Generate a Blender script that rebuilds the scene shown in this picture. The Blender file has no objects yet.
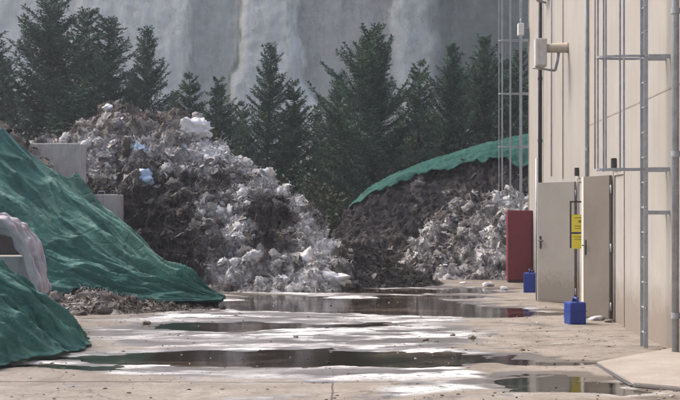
import bpy, bmesh, math, random
import numpy as np
from mathutils import Vector, Matrix

# ------------------------------------------------------------------ camera, sky, sun, exposure
S = bpy.context.scene
COL = S.collection
R = math.radians
EYE = 1.54
F = 1300.0                                   # focal length in pixels of a 680 px wide picture
cd = bpy.data.cameras.new('camera'); cam = bpy.data.objects.new('camera', cd); COL.objects.link(cam)
cd.sensor_width = 36.0; cd.lens = F / 680 * 36
cam.location = (0, 0, EYE); cam.rotation_euler = (R(90), 0, 0)
cd.shift_y = 15 / 680; cd.clip_end = 2000
S.camera = cam

SUN_EL, SUN_AZ = R(50), R(-62)               # azimuth measured from +Y (view direction) towards +X
W = bpy.data.worlds.new('World'); S.world = W; W.use_nodes = True
wn = W.node_tree.nodes; wl = W.node_tree.links
bg = wn['Background']
sky = wn.new('ShaderNodeTexSky'); sky.sky_type = 'NISHITA'; sky.sun_disc = False
sky.sun_elevation = SUN_EL; sky.sun_rotation = SUN_AZ
sky.dust_density = 6.0; sky.air_density = 1.0; sky.ozone_density = 1.0
wl.new(sky.outputs[0], bg.inputs[0]); bg.inputs[1].default_value = 0.15
sd = bpy.data.lights.new('sun', 'SUN'); so = bpy.data.objects.new('sun', sd); COL.objects.link(so)
sd.energy = 0.65; sd.angle = R(26); sd.color = (1.0, 0.95, 0.88)
dsun = Vector((math.sin(SUN_AZ) * math.cos(SUN_EL), math.cos(SUN_AZ) * math.cos(SUN_EL), math.sin(SUN_EL)))
so.rotation_euler = dsun.to_track_quat('Z', 'Y').to_euler(); so.location = dsun * 60
S.view_settings.view_transform = 'Standard'; S.view_settings.look = 'None'
S.view_settings.gamma = 1; S.view_settings.use_curve_mapping = False
S.view_settings.exposure = 1.05
S.render.engine = 'CYCLES'
S.cycles.max_bounces = 6; S.cycles.diffuse_bounces = 3; S.cycles.glossy_bounces = 3; S.cycles.transparent_max_bounces = 6

rng = np.random.default_rng(7)
random.seed(7)

# ------------------------------------------------------------------ numpy noise
_G = rng.normal(size=(256, 3)); _G /= np.linalg.norm(_G, axis=1)[:, None]
_P = rng.permutation(256); _P = np.concatenate([_P, _P, _P])
def perlin(p):
    p = np.asarray(p, float)
    i = np.floor(p).astype(int); f = p - i
    u = f * f * f * (f * (f * 6 - 15) + 10)
    i &= 255
    r = 0
    for dx in (0, 1):
        wx = u[:, 0] if dx else 1 - u[:, 0]
        for dy in (0, 1):
            wy = u[:, 1] if dy else 1 - u[:, 1]
            for dz in (0, 1):
                wz = u[:, 2] if dz else 1 - u[:, 2]
                h = _P[_P[_P[(i[:, 0] + dx) & 255] + ((i[:, 1] + dy) & 255)] + ((i[:, 2] + dz) & 255)]
                r = r + wx * wy * wz * (_G[h] * (f - (dx, dy, dz))).sum(1)
    return r * 1.5
def fbm(p, n=4, g=0.5):
    s, a = 0, 1.0
    p = np.asarray(p, float)
    for k in range(n):
        s = s + a * perlin(p * 2 ** k + 17.3 * k); a *= g
    return s
def billow(p, n=3, g=0.5):
    s, a = 0, 1.0
    p = np.asarray(p, float)
    for k in range(n):
        s = s + a * np.abs(perlin(p * 2.1 ** k + 9.1 * k)); a *= g
    return s
def sstep(a, b, x):
    t = np.clip((x - a) / (b - a), 0, 1)
    return t * t * (3 - 2 * t)
def col3(x, y, z=None):
    x = np.asarray(x, float).ravel(); y = np.asarray(y, float).ravel()
    z = np.zeros_like(x) if z is None else np.broadcast_to(np.asarray(z, float).ravel(), x.shape)
    return np.stack([x, y, z], 1)

# ------------------------------------------------------------------ object helpers
def link(o, parent=None):
    COL.objects.link(o)
    if parent is not None: o.parent = parent
    return o
def tag(o, label=None, cat=None, group=None, kind=None):
    if label: o['label'] = label
    if cat: o['category'] = cat
    if group: o['group'] = group
    if kind: o['kind'] = kind
    return o
def thing(name, label, cat, loc=(0, 0, 0), rz=0, group=None):
    o = bpy.data.objects.new(name, None); o.empty_display_size = 0.2
    o.location = loc; o.rotation_euler = (0, 0, rz)
    COL.objects.link(o)
    return tag(o, label, cat, group)
def mesh_np(name, V, Fc, mat, parent=None, smooth=True, col=None, attrs=None):
    """V (n,3), Fc (m,k) all faces with k corners, or a list of such arrays"""
    Fs = Fc if isinstance(Fc, list) else [Fc]
    me = bpy.data.meshes.new(name)
    me.vertices.add(len(V)); me.vertices.foreach_set('co', np.asarray(V, np.float32).ravel())
    loops = np.concatenate([f.ravel() for f in Fs]).astype(np.int32)
    sizes = np.concatenate([np.full(len(f), f.shape[1]) for f in Fs])
    starts = np.concatenate([[0], np.cumsum(sizes)[:-1]]).astype(np.int32)
    me.loops.add(len(loops)); me.loops.foreach_set('vertex_index', loops)
    me.polygons.add(len(sizes)); me.polygons.foreach_set('loop_start', starts)
    me.polygons.foreach_set('loop_total', sizes.astype(np.int32))
    me.polygons.foreach_set('use_smooth', np.full(len(sizes), smooth))
    me.update(calc_edges=True); me.validate()
    if col is not None:
        a = me.attributes.new('col', 'FLOAT_COLOR', 'POINT')
        c4 = np.ones((len(V), 4), np.float32); c4[:, :3] = col
        a.data.foreach_set('color', c4.ravel())
    for k, v in (attrs or {}).items():
        a = me.attributes.new(k, 'FLOAT', 'POINT'); a.data.foreach_set('value', np.asarray(v, np.float32))
    me.materials.append(mat)
    o = bpy.data.objects.new(name, me)
    return link(o, parent)
def grid_faces(nu, nv):
    i = np.arange(nu - 1)[:, None] * nv + np.arange(nv - 1)[None, :]
    return np.stack([i, i + nv, i + nv + 1, i + 1], -1).reshape(-1, 4)
def bm_obj(name, bm, mat, parent=None, smooth=False):
    me = bpy.data.meshes.new(name)
    bmesh.ops.recalc_face_normals(bm, faces=bm.faces)
    bm.to_mesh(me); bm.free()
    for p in me.polygons: p.use_smooth = smooth
    me.materials.append(mat)
    return link(bpy.data.objects.new(name, me), parent)
def box(bm, x0, x1, y0, y1, z0, z1, bev=0.0, M=None):
    r = bmesh.ops.create_cube(bm, size=1)
    vs = r['verts']
    bmesh.ops.scale(bm, vec=(x1 - x0, y1 - y0, z1 - z0), verts=vs)
    bmesh.ops.translate(bm, vec=((x0 + x1) / 2, (y0 + y1) / 2, (z0 + z1) / 2), verts=vs)
    if bev > 0:
        es = list({e for v in vs for e in v.link_edges})
        r2 = bmesh.ops.bevel(bm, geom=es, offset=bev, segments=2, affect='EDGES', profile=0.6)
        vs = list({v for f in r2['faces'] for v in f.verts} | {v for v in vs if v.is_valid})
    if M is not None: bmesh.ops.transform(bm, matrix=M, verts=[v for v in vs if v.is_valid])
    return vs
def tube(bm, pts, r, seg=8, caps=True):
    pts = [Vector(p) for p in pts]
    rs = r if isinstance(r, (list, tuple)) else [r] * len(pts)
    rings = []
    up = Vector((0.13, 0.21, 1)).normalized()
    for i, p in enumerate(pts):
        d = (pts[min(i + 1, len(pts) - 1)] - pts[max(i - 1, 0)]).normalized()
        a = up if abs(d.dot(up)) < 0.95 else Vector((1, 0.1, 0))
        u = d.cross(a).normalized(); v = d.cross(u).normalized()
        rings.append([bm.verts.new(p + rs[i] * (u * math.cos(2 * math.pi * k / seg) + v * math.sin(2 * math.pi * k / seg))) for k in range(seg)])
    for a, b in zip(rings, rings[1:]):
        for k in range(seg):
            bm.faces.new((a[k], a[(k + 1) % seg], b[(k + 1) % seg], b[k]))
    if caps:
        bm.faces.new(rings[0][::-1]); bm.faces.new(rings[-1])
def tube_obj(name, pts, r, mat, parent, seg=10):
    bm = bmesh.new(); tube(bm, pts, r, seg); return bm_obj(name, bm, mat, parent, True)
def box_obj(name, b, mat, parent, bev=0.0, M=None):
    bm = bmesh.new(); box(bm, *b, bev=bev, M=M); return bm_obj(name, bm, mat, parent)
def copy_tree(o, parent=None):
    c = o.copy(); COL.objects.link(c)
    if parent is not None: c.parent = parent
    for ch in list(o.children): copy_tree(ch, c)
    return c

# ------------------------------------------------------------------ materials
class NT:
    def __init__(s, name):
        s.m = bpy.data.materials.new(name); s.m.use_nodes = True
        s.n = s.m.node_tree.nodes; s.l = s.m.node_tree.links
        s.b = s.n['Principled BSDF']
    def new(s, t, **kw):
        n = s.n.new(t)
        for k, v in kw.items():
            if hasattr(n, k): setattr(n, k, v)
            else: n.inputs[k].default_value = v
        return n
    def coord(s): 
        return s.new('ShaderNodeTexCoord').outputs['Object']
    def noise(s, vec, scale, detail=4, rough=0.6, dist=0.0):
        n = s.n.new('ShaderNodeTexNoise'); n.inputs['Scale'].default_value = scale
        n.inputs['Detail'].default_value = detail; n.inputs['Roughness'].default_value = rough
        n.inputs['Distortion'].default_value = dist
        if vec is not None: s.l.new(vec, n.inputs['Vector'])
        return n.outputs['Fac']
    def mapping(s, vec, scale):
        n = s.n.new('ShaderNodeMapping'); n.inputs['Scale'].default_value = scale
        s.l.new(vec, n.inputs['Vector']); return n.outputs[0]
    def ramp(s, fac, stops):
        n = s.n.new('ShaderNodeValToRGB'); e = n.color_ramp.elements
        while len(e) < len(stops): e.new(0.5)
        for el, (p, c) in zip(e, stops):
            el.position = p; el.color = (c, c, c, 1) if isinstance(c, (int, float)) else (*c, 1)
        s.l.new(fac, n.inputs[0]); return n.outputs[0]
    def mix(s, fac, a, b, mode='MIX'):
        n = s.n.new('ShaderNodeMix'); n.data_type = 'RGBA'; n.blend_type = mode
        for k, v in ((0, fac), (6, a), (7, b)):
            sock = n.inputs[k]
            if hasattr(v, 'is_linked'): s.l.new(v, sock)
            elif isinstance(v, (int, float)): sock.default_value = v if k == 0 else (v, v, v, 1)
            else: sock.default_value = (*v, 1)
        return n.outputs[2]
    def math(s, op, a, b=0.0):
        n = s.n.new('ShaderNodeMath'); n.operation = op
        for sock, v in ((n.inputs[0], a), (n.inputs[1], b)):
            if isinstance(v, (int, float)): sock.default_value = v
            else: s.l.new(v, sock)
        return n.outputs[0]
    def bump(s, h, strength=0.3, dist=0.02):
        n = s.n.new('ShaderNodeBump'); n.inputs['Strength'].default_value = strength
        n.inputs['Distance'].default_value = dist
        s.l.new(h, n.inputs['Height']); s.l.new(n.outputs[0], s.b.inputs['Normal'])
        return n
    def set(s, **kw):
        for k, v in kw.items():
            k = k.replace('_', ' ')
            if isinstance(v, (int, float)): s.b.inputs[k].default_value = v
            elif isinstance(v, tuple): s.b.inputs[k].default_value = (*v, 1)
            else: s.l.new(v, s.b.inputs[k])
        return s
    def attr(s, name, out='Color'):
        n = s.n.new('ShaderNodeAttribute'); n.attribute_name = name; return n.outputs[out]

def plain(name, c, rough=0.6, metal=0.0, var=0.25, scale=6.0, bump=0.0, bscale=40.0, dirt=None):
    t = NT(name); v = t.coord()
    n = t.noise(v, scale, 5, 0.65)
    lo = tuple(x * (1 - var) for x in c); hi = tuple(min(1, x * (1 + var)) for x in c)
    cc = t.ramp(n, [(0.3, lo), (0.7, hi)])
    if dirt:
        d = t.noise(t.mapping(v, (3, 3, 0.6)), 3.0, 6, 0.7)
        cc = t.mix(t.ramp(d, [(0.5, 0.0), (0.72, 0.8)]), cc, dirt)
    t.set(Base_Color=cc, Roughness=rough, Metallic=metal)
    if bump: t.bump(t.noise(v, bscale, 4), bump, 0.01)
    return t.m
def attr_mat(name, rough=0.9, var=0.35, scale=30.0, bump=0.5, bscale=60.0, bdist=0.02):
    t = NT(name); v = t.coord(); c = t.attr('col')
    k = t.ramp(t.noise(v, scale, 5, 0.7), [(0.25, 1 - var), (0.75, 1 + var)])
    t.set(Base_Color=t.mix(1.0, c, k, 'MULTIPLY'), Roughness=rough)
    t.b.inputs['Specular IOR Level'].default_value = 0.3
    if bump: t.bump(t.noise(v, bscale, 5, 0.7), bump, bdist)
    return t.m

M_waste = attr_mat('waste_fibre', 0.95, 0.4, 18, 0.7, 45, 0.04)
M_scrap = attr_mat('waste_scrap', 0.8, 0.3, 25, 0.5, 60, 0.015)
M_leaf = attr_mat('needles', 0.7, 0.25, 5, 0.0)
M_bark = plain('bark', (0.06, 0.045, 0.035), 0.9, bump=0.6, bscale=25)
M_conc = plain('block_concrete', (0.42, 0.40, 0.37), 0.85, var=0.18, scale=3, bump=0.35, bscale=30, dirt=(0.22, 0.20, 0.18))
M_galv = plain('galvanised_steel', (0.40, 0.42, 0.43), 0.45, 0.6, var=0.15, scale=12)
M_dgalv = plain('weathered_steel', (0.33, 0.34, 0.36), 0.55, 0.3, var=0.2, scale=9)
M_black = plain('black_plastic', (0.02, 0.02, 0.022), 0.45)
M_white = plain('white_paint', (0.7, 0.69, 0.66), 0.5, var=0.08)
M_grey = plain('grey_housing', (0.5, 0.48, 0.45), 0.55, var=0.12, dirt=(0.3, 0.27, 0.23))
M_beigehouse = plain('beige_housing', (0.45, 0.38, 0.30), 0.55, var=0.12)
M_red = plain('dark_red_paint', (0.16, 0.018, 0.026), 0.5, var=0.15, scale=4, bump=0.1)
M_blue = plain('blue_plastic', (0.010, 0.035, 0.22), 0.4, var=0.12)
def door_mat(lo, hi):
    t = NT('door_paint'); v = t.coord(); n = t.noise(v, 2, 5, 0.6); f = t.noise(v, 14, 6, 0.7)
    c = t.ramp(n, [(0.3, lo), (0.7, hi)])
    c = t.mix(t.ramp(f, [(0.58, 0.0), (0.72, 0.5)]), c, (0.15, 0.13, 0.11))
    sp = t.n.new('ShaderNodeSeparateXYZ'); t.l.new(v, sp.inputs[0])
    zz = t.math('ADD', sp.outputs[2], t.math('MULTIPLY', f, -0.6))
    c = t.mix(t.ramp(zz, [(0.0, 0.8), (0.3, 0.0)]), c, (0.12, 0.10, 0.08))
    t.set(Base_Color=c, Roughness=0.5); t.bump(n, 0.1, 0.01); return t.m
M_door = door_mat((0.205, 0.187, 0.165), (0.235, 0.215, 0.19)); M_door_shade = door_mat((0.125, 0.105, 0.085), (0.155, 0.132, 0.108))  # second: same door paint, with the near leaf's shade put in as darker brown
M_dooredge = plain('door_edge', (0.62, 0.58, 0.53), 0.5, var=0.05)
M_yellow = plain('yellow_sign', (0.78, 0.66, 0.05), 0.5, var=0.06)
M_dark = plain('dark_metal', (0.05, 0.042, 0.04), 0.5)
M_ink = plain('sign_ink', (0.30, 0.24, 0.03), 0.6)
M_stone = plain('rubble', (0.16, 0.135, 0.115), 0.9, var=0.5, scale=9, bump=0.5, bscale=40)
M_foam = plain('white_scrap', (0.72, 0.71, 0.71), 0.7, var=0.12, bump=0.5, bscale=30)
M_bluebag = plain('light_blue_film', (0.40, 0.52, 0.66), 0.35, var=0.2, bump=0.4, bscale=25)
M_lilac = plain('lilac_cloth', (0.42, 0.385, 0.40), 0.85, var=0.12, scale=5, bump=0.3, bscale=70)
M_seam = plain('joint_sealant', (0.26, 0.225, 0.195), 0.8)

def tarp_mat(name, c, hi):
    t = NT(name); v = t.coord()
    n = t.noise(v, 2.2, 6, 0.7); n2 = t.noise(v, 22, 4, 0.7)
    cc = t.ramp(n, [(0.3, tuple(x * 0.72 for x in c)), (0.6, c), (0.8, hi)])
    cc = t.mix(t.ramp(n2, [(0.55, 0.0), (0.8, 0.45)]), cc, (0.16, 0.26, 0.22))
    t.set(Base_Color=cc, Roughness=0.62)
    t.b.inputs['Specular IOR Level'].default_value = 0.35
    cr = t.n.new('ShaderNodeTexVoronoi'); cr.feature = 'DISTANCE_TO_EDGE'; cr.inputs['Scale'].default_value = 2.6
    dm = t.n.new('ShaderNodeMapping'); dm.inputs['Scale'].default_value = (0.6, 1.3, 1.5); t.l.new(v, dm.inputs['Vector']); t.l.new(dm.outputs[0], cr.inputs['Vector'])
    crr = t.ramp(cr.outputs['Distance'], [(0.0, 0.0), (0.12, 1.0)])
    t.bump(t.math('ADD', t.math('ADD', t.noise(v, 40, 5, 0.7), t.math('MULTIPLY', t.noise(v, 9, 5, 0.65), 2.2)), t.math('MULTIPLY', crr, 0.55)), 0.75, 0.026)
    return t.m
M_tarp = tarp_mat('green_tarp', (0.050, 0.175, 0.142), (0.12, 0.28, 0.235))
M_net = tarp_mat('green_net', (0.016, 0.090, 0.070), (0.040, 0.135, 0.108))
M_net.node_tree.nodes['Principled BSDF'].inputs['Specular IOR Level'].default_value = 0.08

def wall_mat():
    t = NT('precast_panel'); v = t.coord()
    n = t.noise(v, 0.7, 6, 0.6); f = t.noise(v, 60, 3, 0.6)
    st = t.noise(t.mapping(v, (4, 4, 0.22)), 1.2, 5, 0.65)
    c = t.ramp(n, [(0.3, (0.285, 0.267, 0.246)), (0.7, (0.350, 0.332, 0.308))])
    c = t.mix(t.ramp(st, [(0.52, 0.0), (0.75, 0.55)]), c, (0.24, 0.21, 0.18))
    c = t.mix(t.ramp(f, [(0.35, 0.25), (0.5, 0.0)]), c, (0.36, 0.30, 0.25))
    # splash-back grime in the lowest half metre, broken up by noise
    sp = t.n.new('ShaderNodeSeparateXYZ'); t.l.new(v, sp.inputs[0])
    zz = t.math('ADD', sp.outputs[2], t.math('MULTIPLY', t.noise(v, 4, 5), -0.7))
    c = t.mix(t.ramp(zz, [(0.0, 0.85), (0.45, 0.0)]), c, (0.20, 0.165, 0.135))
    t.set(Base_Color=c, Roughness=0.85); t.bump(f, 0.15, 0.005)
    return t.m
M_wall = wall_mat()

# ------------------------------------------------------------------ ground
# hollows that hold the standing water: (x, y, rx, ry, depth)
HOLLOWS = [(-0.55, 13.95, 2.4, 0.95, 0.036), (1.6, 13.45, 1.3, 0.34, 0.026), (-1.35, 17.9, 1.5, 0.85, 0.028), (0.4, 18.2, 0.9, 0.45, 0.018),
           (-0.1, 22.3, 2.5, 1.9, 0.036), (2.2, 20.6, 1.3, 1.2, 0.028), (1.95, 11.75, 0.62, 0.75, 0.022), (0.9, 20.2, 1.3, 0.45, 0.02),
           (1.2, 26.3, 2.3, 1.2, 0.026), (1.7, 24.3, 1.3, 0.7, 0.022), (0.6, 28.2, 1.6, 0.7, 0.02), (-2.95, 13.15, 0.8, 0.2, 0.02), (-1.2, 24.4, 1.2, 0.7, 0.02), (0.3, 12.0, 0.5, 0.12, 0.014)]
def ground_h(x, y):
    p = col3(x, y)
    h = 0.017 + 0.007 * fbm(p * (0.5, 0.9, 1), 4) + 0.006 * fbm(p * (1.8, 2.8, 1), 4) + 0.0035 * fbm(p * (5.5, 8.0, 1) + 3, 3)
    wx = x + 0.55 * fbm(p * 0.9 + 5, 4); wy = y + 0.42 * fbm(p * 0.9 + 31, 4)
    for cx, cy, rx, ry, d in HOLLOWS:
        q = np.sqrt(((wx - cx) / rx) ** 2 + ((wy - cy) / ry) ** 2)
        h = h - d * (1 - sstep(0.45, 1.35, q))
    return h
gx = np.arange(-9, 6.001, 0.045); gy = np.concatenate([np.arange(5, 9, 0.1), np.arange(9, 24, 0.045), np.arange(24, 40.01, 0.08)])
GX, GY = np.meshgrid(gx, gy, indexing='ij')
fx, fy = GX.ravel(), GY.ravel()
gh = ground_h(fx, fy)
gp = col3(fx, fy)
wet = 1 - sstep(0.004, 0.0165, gh + 0.004 * fbm(gp * (1.3, 1.0, 1), 4))
# the soaked strip down the middle of the yard, with a ragged edge
rag = 0.7 * fbm(gp * (0.5, 0.8, 1) + 60, 5)
zone = sstep(-3.3, -2.6, fx + rag) * sstep(1.9, 1.1, fx - 0.06 * (fy - 15) + rag) * sstep(14.2, 15.2, fy + rag) * sstep(30, 27, fy)
zone = np.maximum(zone, sstep(0.75, 0.35, np.abs(fy - 12.75 + 0.18 * (fx + 0.5) + 0.5 * rag)) * sstep(-2.6, -2.0, fx) * sstep(1.5, 1.0, fx + rag))
zone = np.maximum(zone, sstep(-2.4, -3.0, fx) * sstep(12.9, 13.3, fy) * sstep(14.9, 14.2, fy))
zone = np.maximum(zone, 0.9 * sstep(0.5, 0.2, np.abs(fy - 11.5 - 0.5 * (fx - 0.9) + 0.4 * rag)) * sstep(0.2, 0.6, fx) * sstep(1.9, 1.5, fx))
patch = sstep(-0.05, 0.16, fbm(gp * (0.55, 1.1, 1) + 140, 5) + 0.08)
wet = np.clip(np.maximum(wet, zone * (0.50 + 0.50 * patch)), 0, 1)
glare = np.clip(zone * sstep(-0.05, 0.30, fbm(gp * (0.6, 1.3, 1) + 77, 5) + 0.55 * fbm(gp * (1.6, 5.5, 1) + 7, 5) - 0.08) * (0.55 + 0.45 * patch) + 0.5 * sstep(0.1, 0.4, fbm(gp * (0.55, 1.5, 1) + 7, 5)) * wet, 0, 1)  # where sky glare on the wet concrete is painted in as white
mud = sstep(0.1, 0.5, fbm(gp * 0.45 + 11, 5) + 1.0 * sstep(-2.0, -2.9, fx) * sstep(15.8, 17.2, fy))
mud = np.maximum(mud * 0.7, sstep(24, 28, fy) * 0.8)
def ground_mat():
    t = NT('yard_concrete'); v = t.coord()
    wet = t.attr('wet', 'Fac'); glare_f = t.attr('glare', 'Fac'); mud = t.attr('mud', 'Fac')
    n = t.noise(v, 1.1, 7, 0.68); f = t.noise(v, 26, 5, 0.7)
    c = t.ramp(n, [(0.28, (0.20, 0.172, 0.142)), (0.55, (0.29, 0.258, 0.222)), (0.75, (0.35, 0.318, 0.28))])
    c = t.mix(t.ramp(f, [(0.3, 0.65), (0.52, 0.0)]), c, (0.13, 0.11, 0.09))
    g3 = t.noise(t.mapping(v, (1.0, 0.55, 1)), 3.2, 8, 0.75)
    c = t.mix(t.ramp(g3, [(0.50, 0.0), (0.66, 0.7)]), c, (0.17, 0.145, 0.115))
    ck = t.n.new('ShaderNodeTexVoronoi'); ck.feature = 'DISTANCE_TO_EDGE'; ck.inputs['Scale'].default_value = 0.42
    ckv = t.n.new('ShaderNodeVectorMath'); ckv.operation = 'ADD'; ckn = t.n.new('ShaderNodeTexNoise'); ckn.inputs['Scale'].default_value = 1.6; ckn.inputs['Detail'].default_value = 5
    t.l.new(v, ckn.inputs['Vector']); t.l.new(ckn.outputs['Color'], ckv.inputs[0]); t.l.new(v, ckv.inputs[1]); t.l.new(ckv.outputs[0], ck.inputs['Vector'])
    c = t.mix(t.ramp(ck.outputs['Distance'], [(0.0, 0.75), (0.006, 0.0)]), c, (0.06, 0.05, 0.042))
    c = t.mix(t.math('MULTIPLY', mud, t.ramp(t.noise(v, 5, 6, 0.7), [(0.35, 0.2), (0.65, 0.95)])), c, (0.15, 0.12, 0.095))
    # fine wet / dry break-up
    br = t.ramp(t.noise(t.mapping(v, (0.8, 1.6, 1)), 2.6, 7, 0.7), [(0.35, -0.35), (0.65, 0.35)])
    w2 = t.math('ADD', wet, t.math('MULTIPLY', br, 0.5))
    wm = t.ramp(w2, [(0.05, 0.0), (0.60, 1.0)])
    c = t.mix(wm, c, t.mix(1.0, c, (0.44, 0.40, 0.36), 'MULTIPLY'))
    sx = t.n.new('ShaderNodeSeparateXYZ'); t.l.new(v, sx.inputs[0])
    wob = t.math('MULTIPLY', t.noise(v, 2.5, 4), 0.05)
    for sock, per, off in ((0, 4.3, 2.19), (1, 5.2, 1.1)):
        q = t.math('ADD', t.math('ADD', sx.outputs[sock], wob), 100 * per + off)
        q = t.math('ABSOLUTE', t.math('SUBTRACT', t.math('MODULO', q, per), per / 2))
        c = t.mix(t.ramp(q, [(0.0, 0.85), (0.007 if sock == 0 else 0.02, 0.85), (0.010 if sock == 0 else 0.03, 0.0)]), c, (0.055, 0.045, 0.038))
    rough = t.ramp(w2, [(0.2, 0.85), (0.5, 0.42), (0.9, 0.30)])
    glare_mask = t.math('MULTIPLY', glare_f, t.ramp(t.noise(t.mapping(v, (1.2, 2.2, 1)), 5.0, 8, 0.75), [(0.40, 0.0), (0.47, 1.0)]))
    c = t.mix(t.math('MULTIPLY', glare_mask, t.ramp(t.noise(v, 14, 6, 0.75), [(0.30, 0.35), (0.52, 1.0)])), c, (0.80, 0.80, 0.79))  # glare goes into the base colour as near-white
    t.set(Base_Color=c, Roughness=t.mix(glare_mask, rough, 0.6))
    spec = t.math('MULTIPLY', t.ramp(w2, [(0.2, 0.3), (0.5, 0.7)]), t.math('SUBTRACT', 1.0, t.math('MULTIPLY', glare_mask, 0.85)))
    t.l.new(spec, t.b.inputs['Specular IOR Level'])
    t.bump(t.math('ADD', t.noise(v, 9, 6, 0.7), t.math('MULTIPLY', f, 0.4)), 0.35, 0.012)
    return t.m
M_ground = ground_mat()
gz = gh.copy()
edge = np.maximum.reduce([sstep(-8.2, -9, fx), sstep(5.4, 6, fx), sstep(6, 5, fy), sstep(39, 40, fy)])
gz = gz * (1 - edge) + 0.012 * edge
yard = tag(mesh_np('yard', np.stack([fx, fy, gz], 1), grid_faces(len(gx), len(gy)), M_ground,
             attrs=dict(wet=wet, glare=glare, mud=mud)), kind='structure')
# one standing-water level; it shows only where the concrete dips below it
def water_mat():
    t = NT('standing_water'); t.n.remove(t.b)
    out = t.n['Material Output']
    fr = t.n.new('ShaderNodeFresnel'); fr.inputs['IOR'].default_value = 1.34
    gl = t.n.new('ShaderNodeBsdfGlossy'); gl.inputs['Roughness'].default_value = 0.03
    gl.inputs['Color'].default_value = (0.95, 0.96, 0.97, 1)
    tr = t.n.new('ShaderNodeBsdfTransparent'); tr.inputs['Color'].default_value = (0.47, 0.42, 0.37, 1)
    bp = t.n.new('ShaderNodeBump'); bp.inputs['Strength'].default_value = 0.10; bp.inputs['Distance'].default_value = 0.01
    t.l.new(t.noise(t.mapping(t.coord(), (2.0, 3.0, 1)), 5.0, 5, 0.6), bp.inputs['Height'])
    t.l.new(bp.outputs[0], gl.inputs['Normal']); 
    mx = t.n.new('ShaderNodeMixShader')
    t.l.new(fr.outputs[0], mx.inputs[0]); t.l.new(tr.outputs[0], mx.inputs[1]); t.l.new(gl.outputs[0], mx.inputs[2])
    t.l.new(mx.outputs[0], out.inputs['Surface'])
    return t.m
wg = np.array([[-4.2, 9.5, 0], [3.4, 9.5, 0], [4.1, 29.5, 0], [-4.2, 29.5, 0]], float)
tag(mesh_np('water', wg, np.array([[0, 1, 2, 3]]), water_mat(), smooth=False), kind='structure')
# the wider ground, out past the quarry
M_soil = plain('soil', (0.10, 0.085, 0.06), 0.95, var=0.45, scale=0.6, bump=0.6, bscale=3)
tg = np.array([[-500, -200, -0.06], [500, -200, -0.06], [500, 700, -0.06], [-500, 700, -0.06]], float)
tag(mesh_np('ground', tg, np.array([[0, 1, 2, 3]]), M_soil, smooth=False), kind='structure')

# ------------------------------------------------------------------ quarry face behind everything
def build_cliff():
    xs = np.arange(-75, 75.01, 0.2); zs = np.concatenate([np.arange(-0.3, 22, 0.2), [22.4, 22.8, 23.0, 23.2]])
    X, Z = np.meshgrid(xs, zs, indexing='ij'); x, z = X.ravel(), Z.ravel()
    p = col3(x, z * 0.35)
    wob = 0.9 * fbm(col3(x * 0.12, z * 0.14) + 3, 3) + 0.22 * fbm(col3(x * 0.9, z * 0.5) + 3, 4)
    xw = x + wob + np.where(x > -6, 1, 0) * 3.6 * np.exp(-((x + 2.2) / 3) ** 2) * sstep(13, 6, z) * -1.0
    col_pale = np.array([0.50, 0.475, 0.41]); col_beige = np.array([0.47, 0.44, 0.375])
    col_slate = np.array([0.185, 0.18, 0.18]); col_blue = np.array([0.195, 0.20, 0.20])
    col_dark = np.array([0.075, 0.085, 0.08]); col_grey = np.array([0.36, 0.345, 0.31])
    stops = [(-75, col_grey), (-30, col_grey), (-26, col_grey), (-21.6, col_grey), (-20.8, col_beige), (-12.0, col_beige), (-11.5, col_blue),
             (-8.0, col_blue), (-7.75, col_dark), (-7.45, col_pale), (-4.0, col_pale), (-3.85, col_blue), (-3.6, col_pale), (-3.1, col_pale), (-2.8, col_slate), (3.8, col_slate),
             (4.4, col_blue * 1.25), (6.4, col_blue * 1.25), (7.0, col_blue), (7.8, col_dark), (15, col_dark), (17, col_slate), (20, col_blue), (40, col_grey), (75, col_slate)]
    sx = np.array([s[0] for s in stops]); sc = np.array([s[1] for s in stops])
    c = np.stack([np.interp(xw, sx, sc[:, k]) for k in range(3)], 1)
    streak = fbm(col3(x * 1.3, z * 0.10) + 50, 4); blot = fbm(col3(x * 0.35, z * 0.35) + 90, 4)
    c = np.clip((c - 0.22) * 1.9 + 0.40, 0.07, 0.56) * np.array([1.04, 1.03, 0.94]) * (1 + 0.10 * streak + 0.08 * blot)[:, None]
    rs = np.interp(xw, [-75, -21, -20, -12, -10, -8, -7.2, -3.5, -2.5, 4, 5, 7, 9, 75], [0, 0, -0.5, -0.5, 0.4, 0.5, -0.5, -0.5, 0.3, 0.2, -0.3, -0.3, 0.4, 0])
    y = 96 + 0.22 * z + rs * 0.9 + 0.28 * fbm(col3(x * 0.2, z * 0.15) + 7, 4) + 0.12 * fbm(col3(x * 0.9, z * 0.3), 4) + 0.07 * fbm(col3(x * 2.4, z * 1.6), 3)
    y = np.where(z > 21.9, y + (z - 21.9) * 160, y)
    t = NT('quarry_rock'); v = t.coord(); cc = t.attr('col')
    st = t.noise(t.mapping(v, (1.6, 1.6, 0.14)), 1.3, 8, 0.7); bl = t.noise(v, 0.9, 10, 0.78)
    k = t.math('MULTIPLY', t.ramp(st, [(0.3, 0.86), (0.7, 1.10)]), t.ramp(bl, [(0.3, 0.88), (0.7, 1.10)]))
    # thin dark cracks and seep lines
    ln = t.math('ABSOLUTE', t.math('SUBTRACT', t.noise(t.mapping(v, (0.5, 0.5, 0.16)), 1.0, 6, 0.62), 0.5))
    k = t.math('MULTIPLY', k, t.ramp(ln, [(0.0, 0.74), (0.010, 1.0)]))
    t.set(Base_Color=t.mix(1.0, cc, k, 'MULTIPLY'), Roughness=0.95)
    t.b.inputs['Specular IOR Level'].default_value = 0.2
    t.bump(t.math('ADD', bl, t.math('MULTIPLY', st, 0.3)), 0.7, 0.35)
    tag(mesh_np('cliff', np.stack([x, y, z], 1), grid_faces(len(xs), len(zs))[:, ::-1], t.m, col=np.clip(c, 0.02, 0.7)), kind='structure')
build_cliff()

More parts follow.
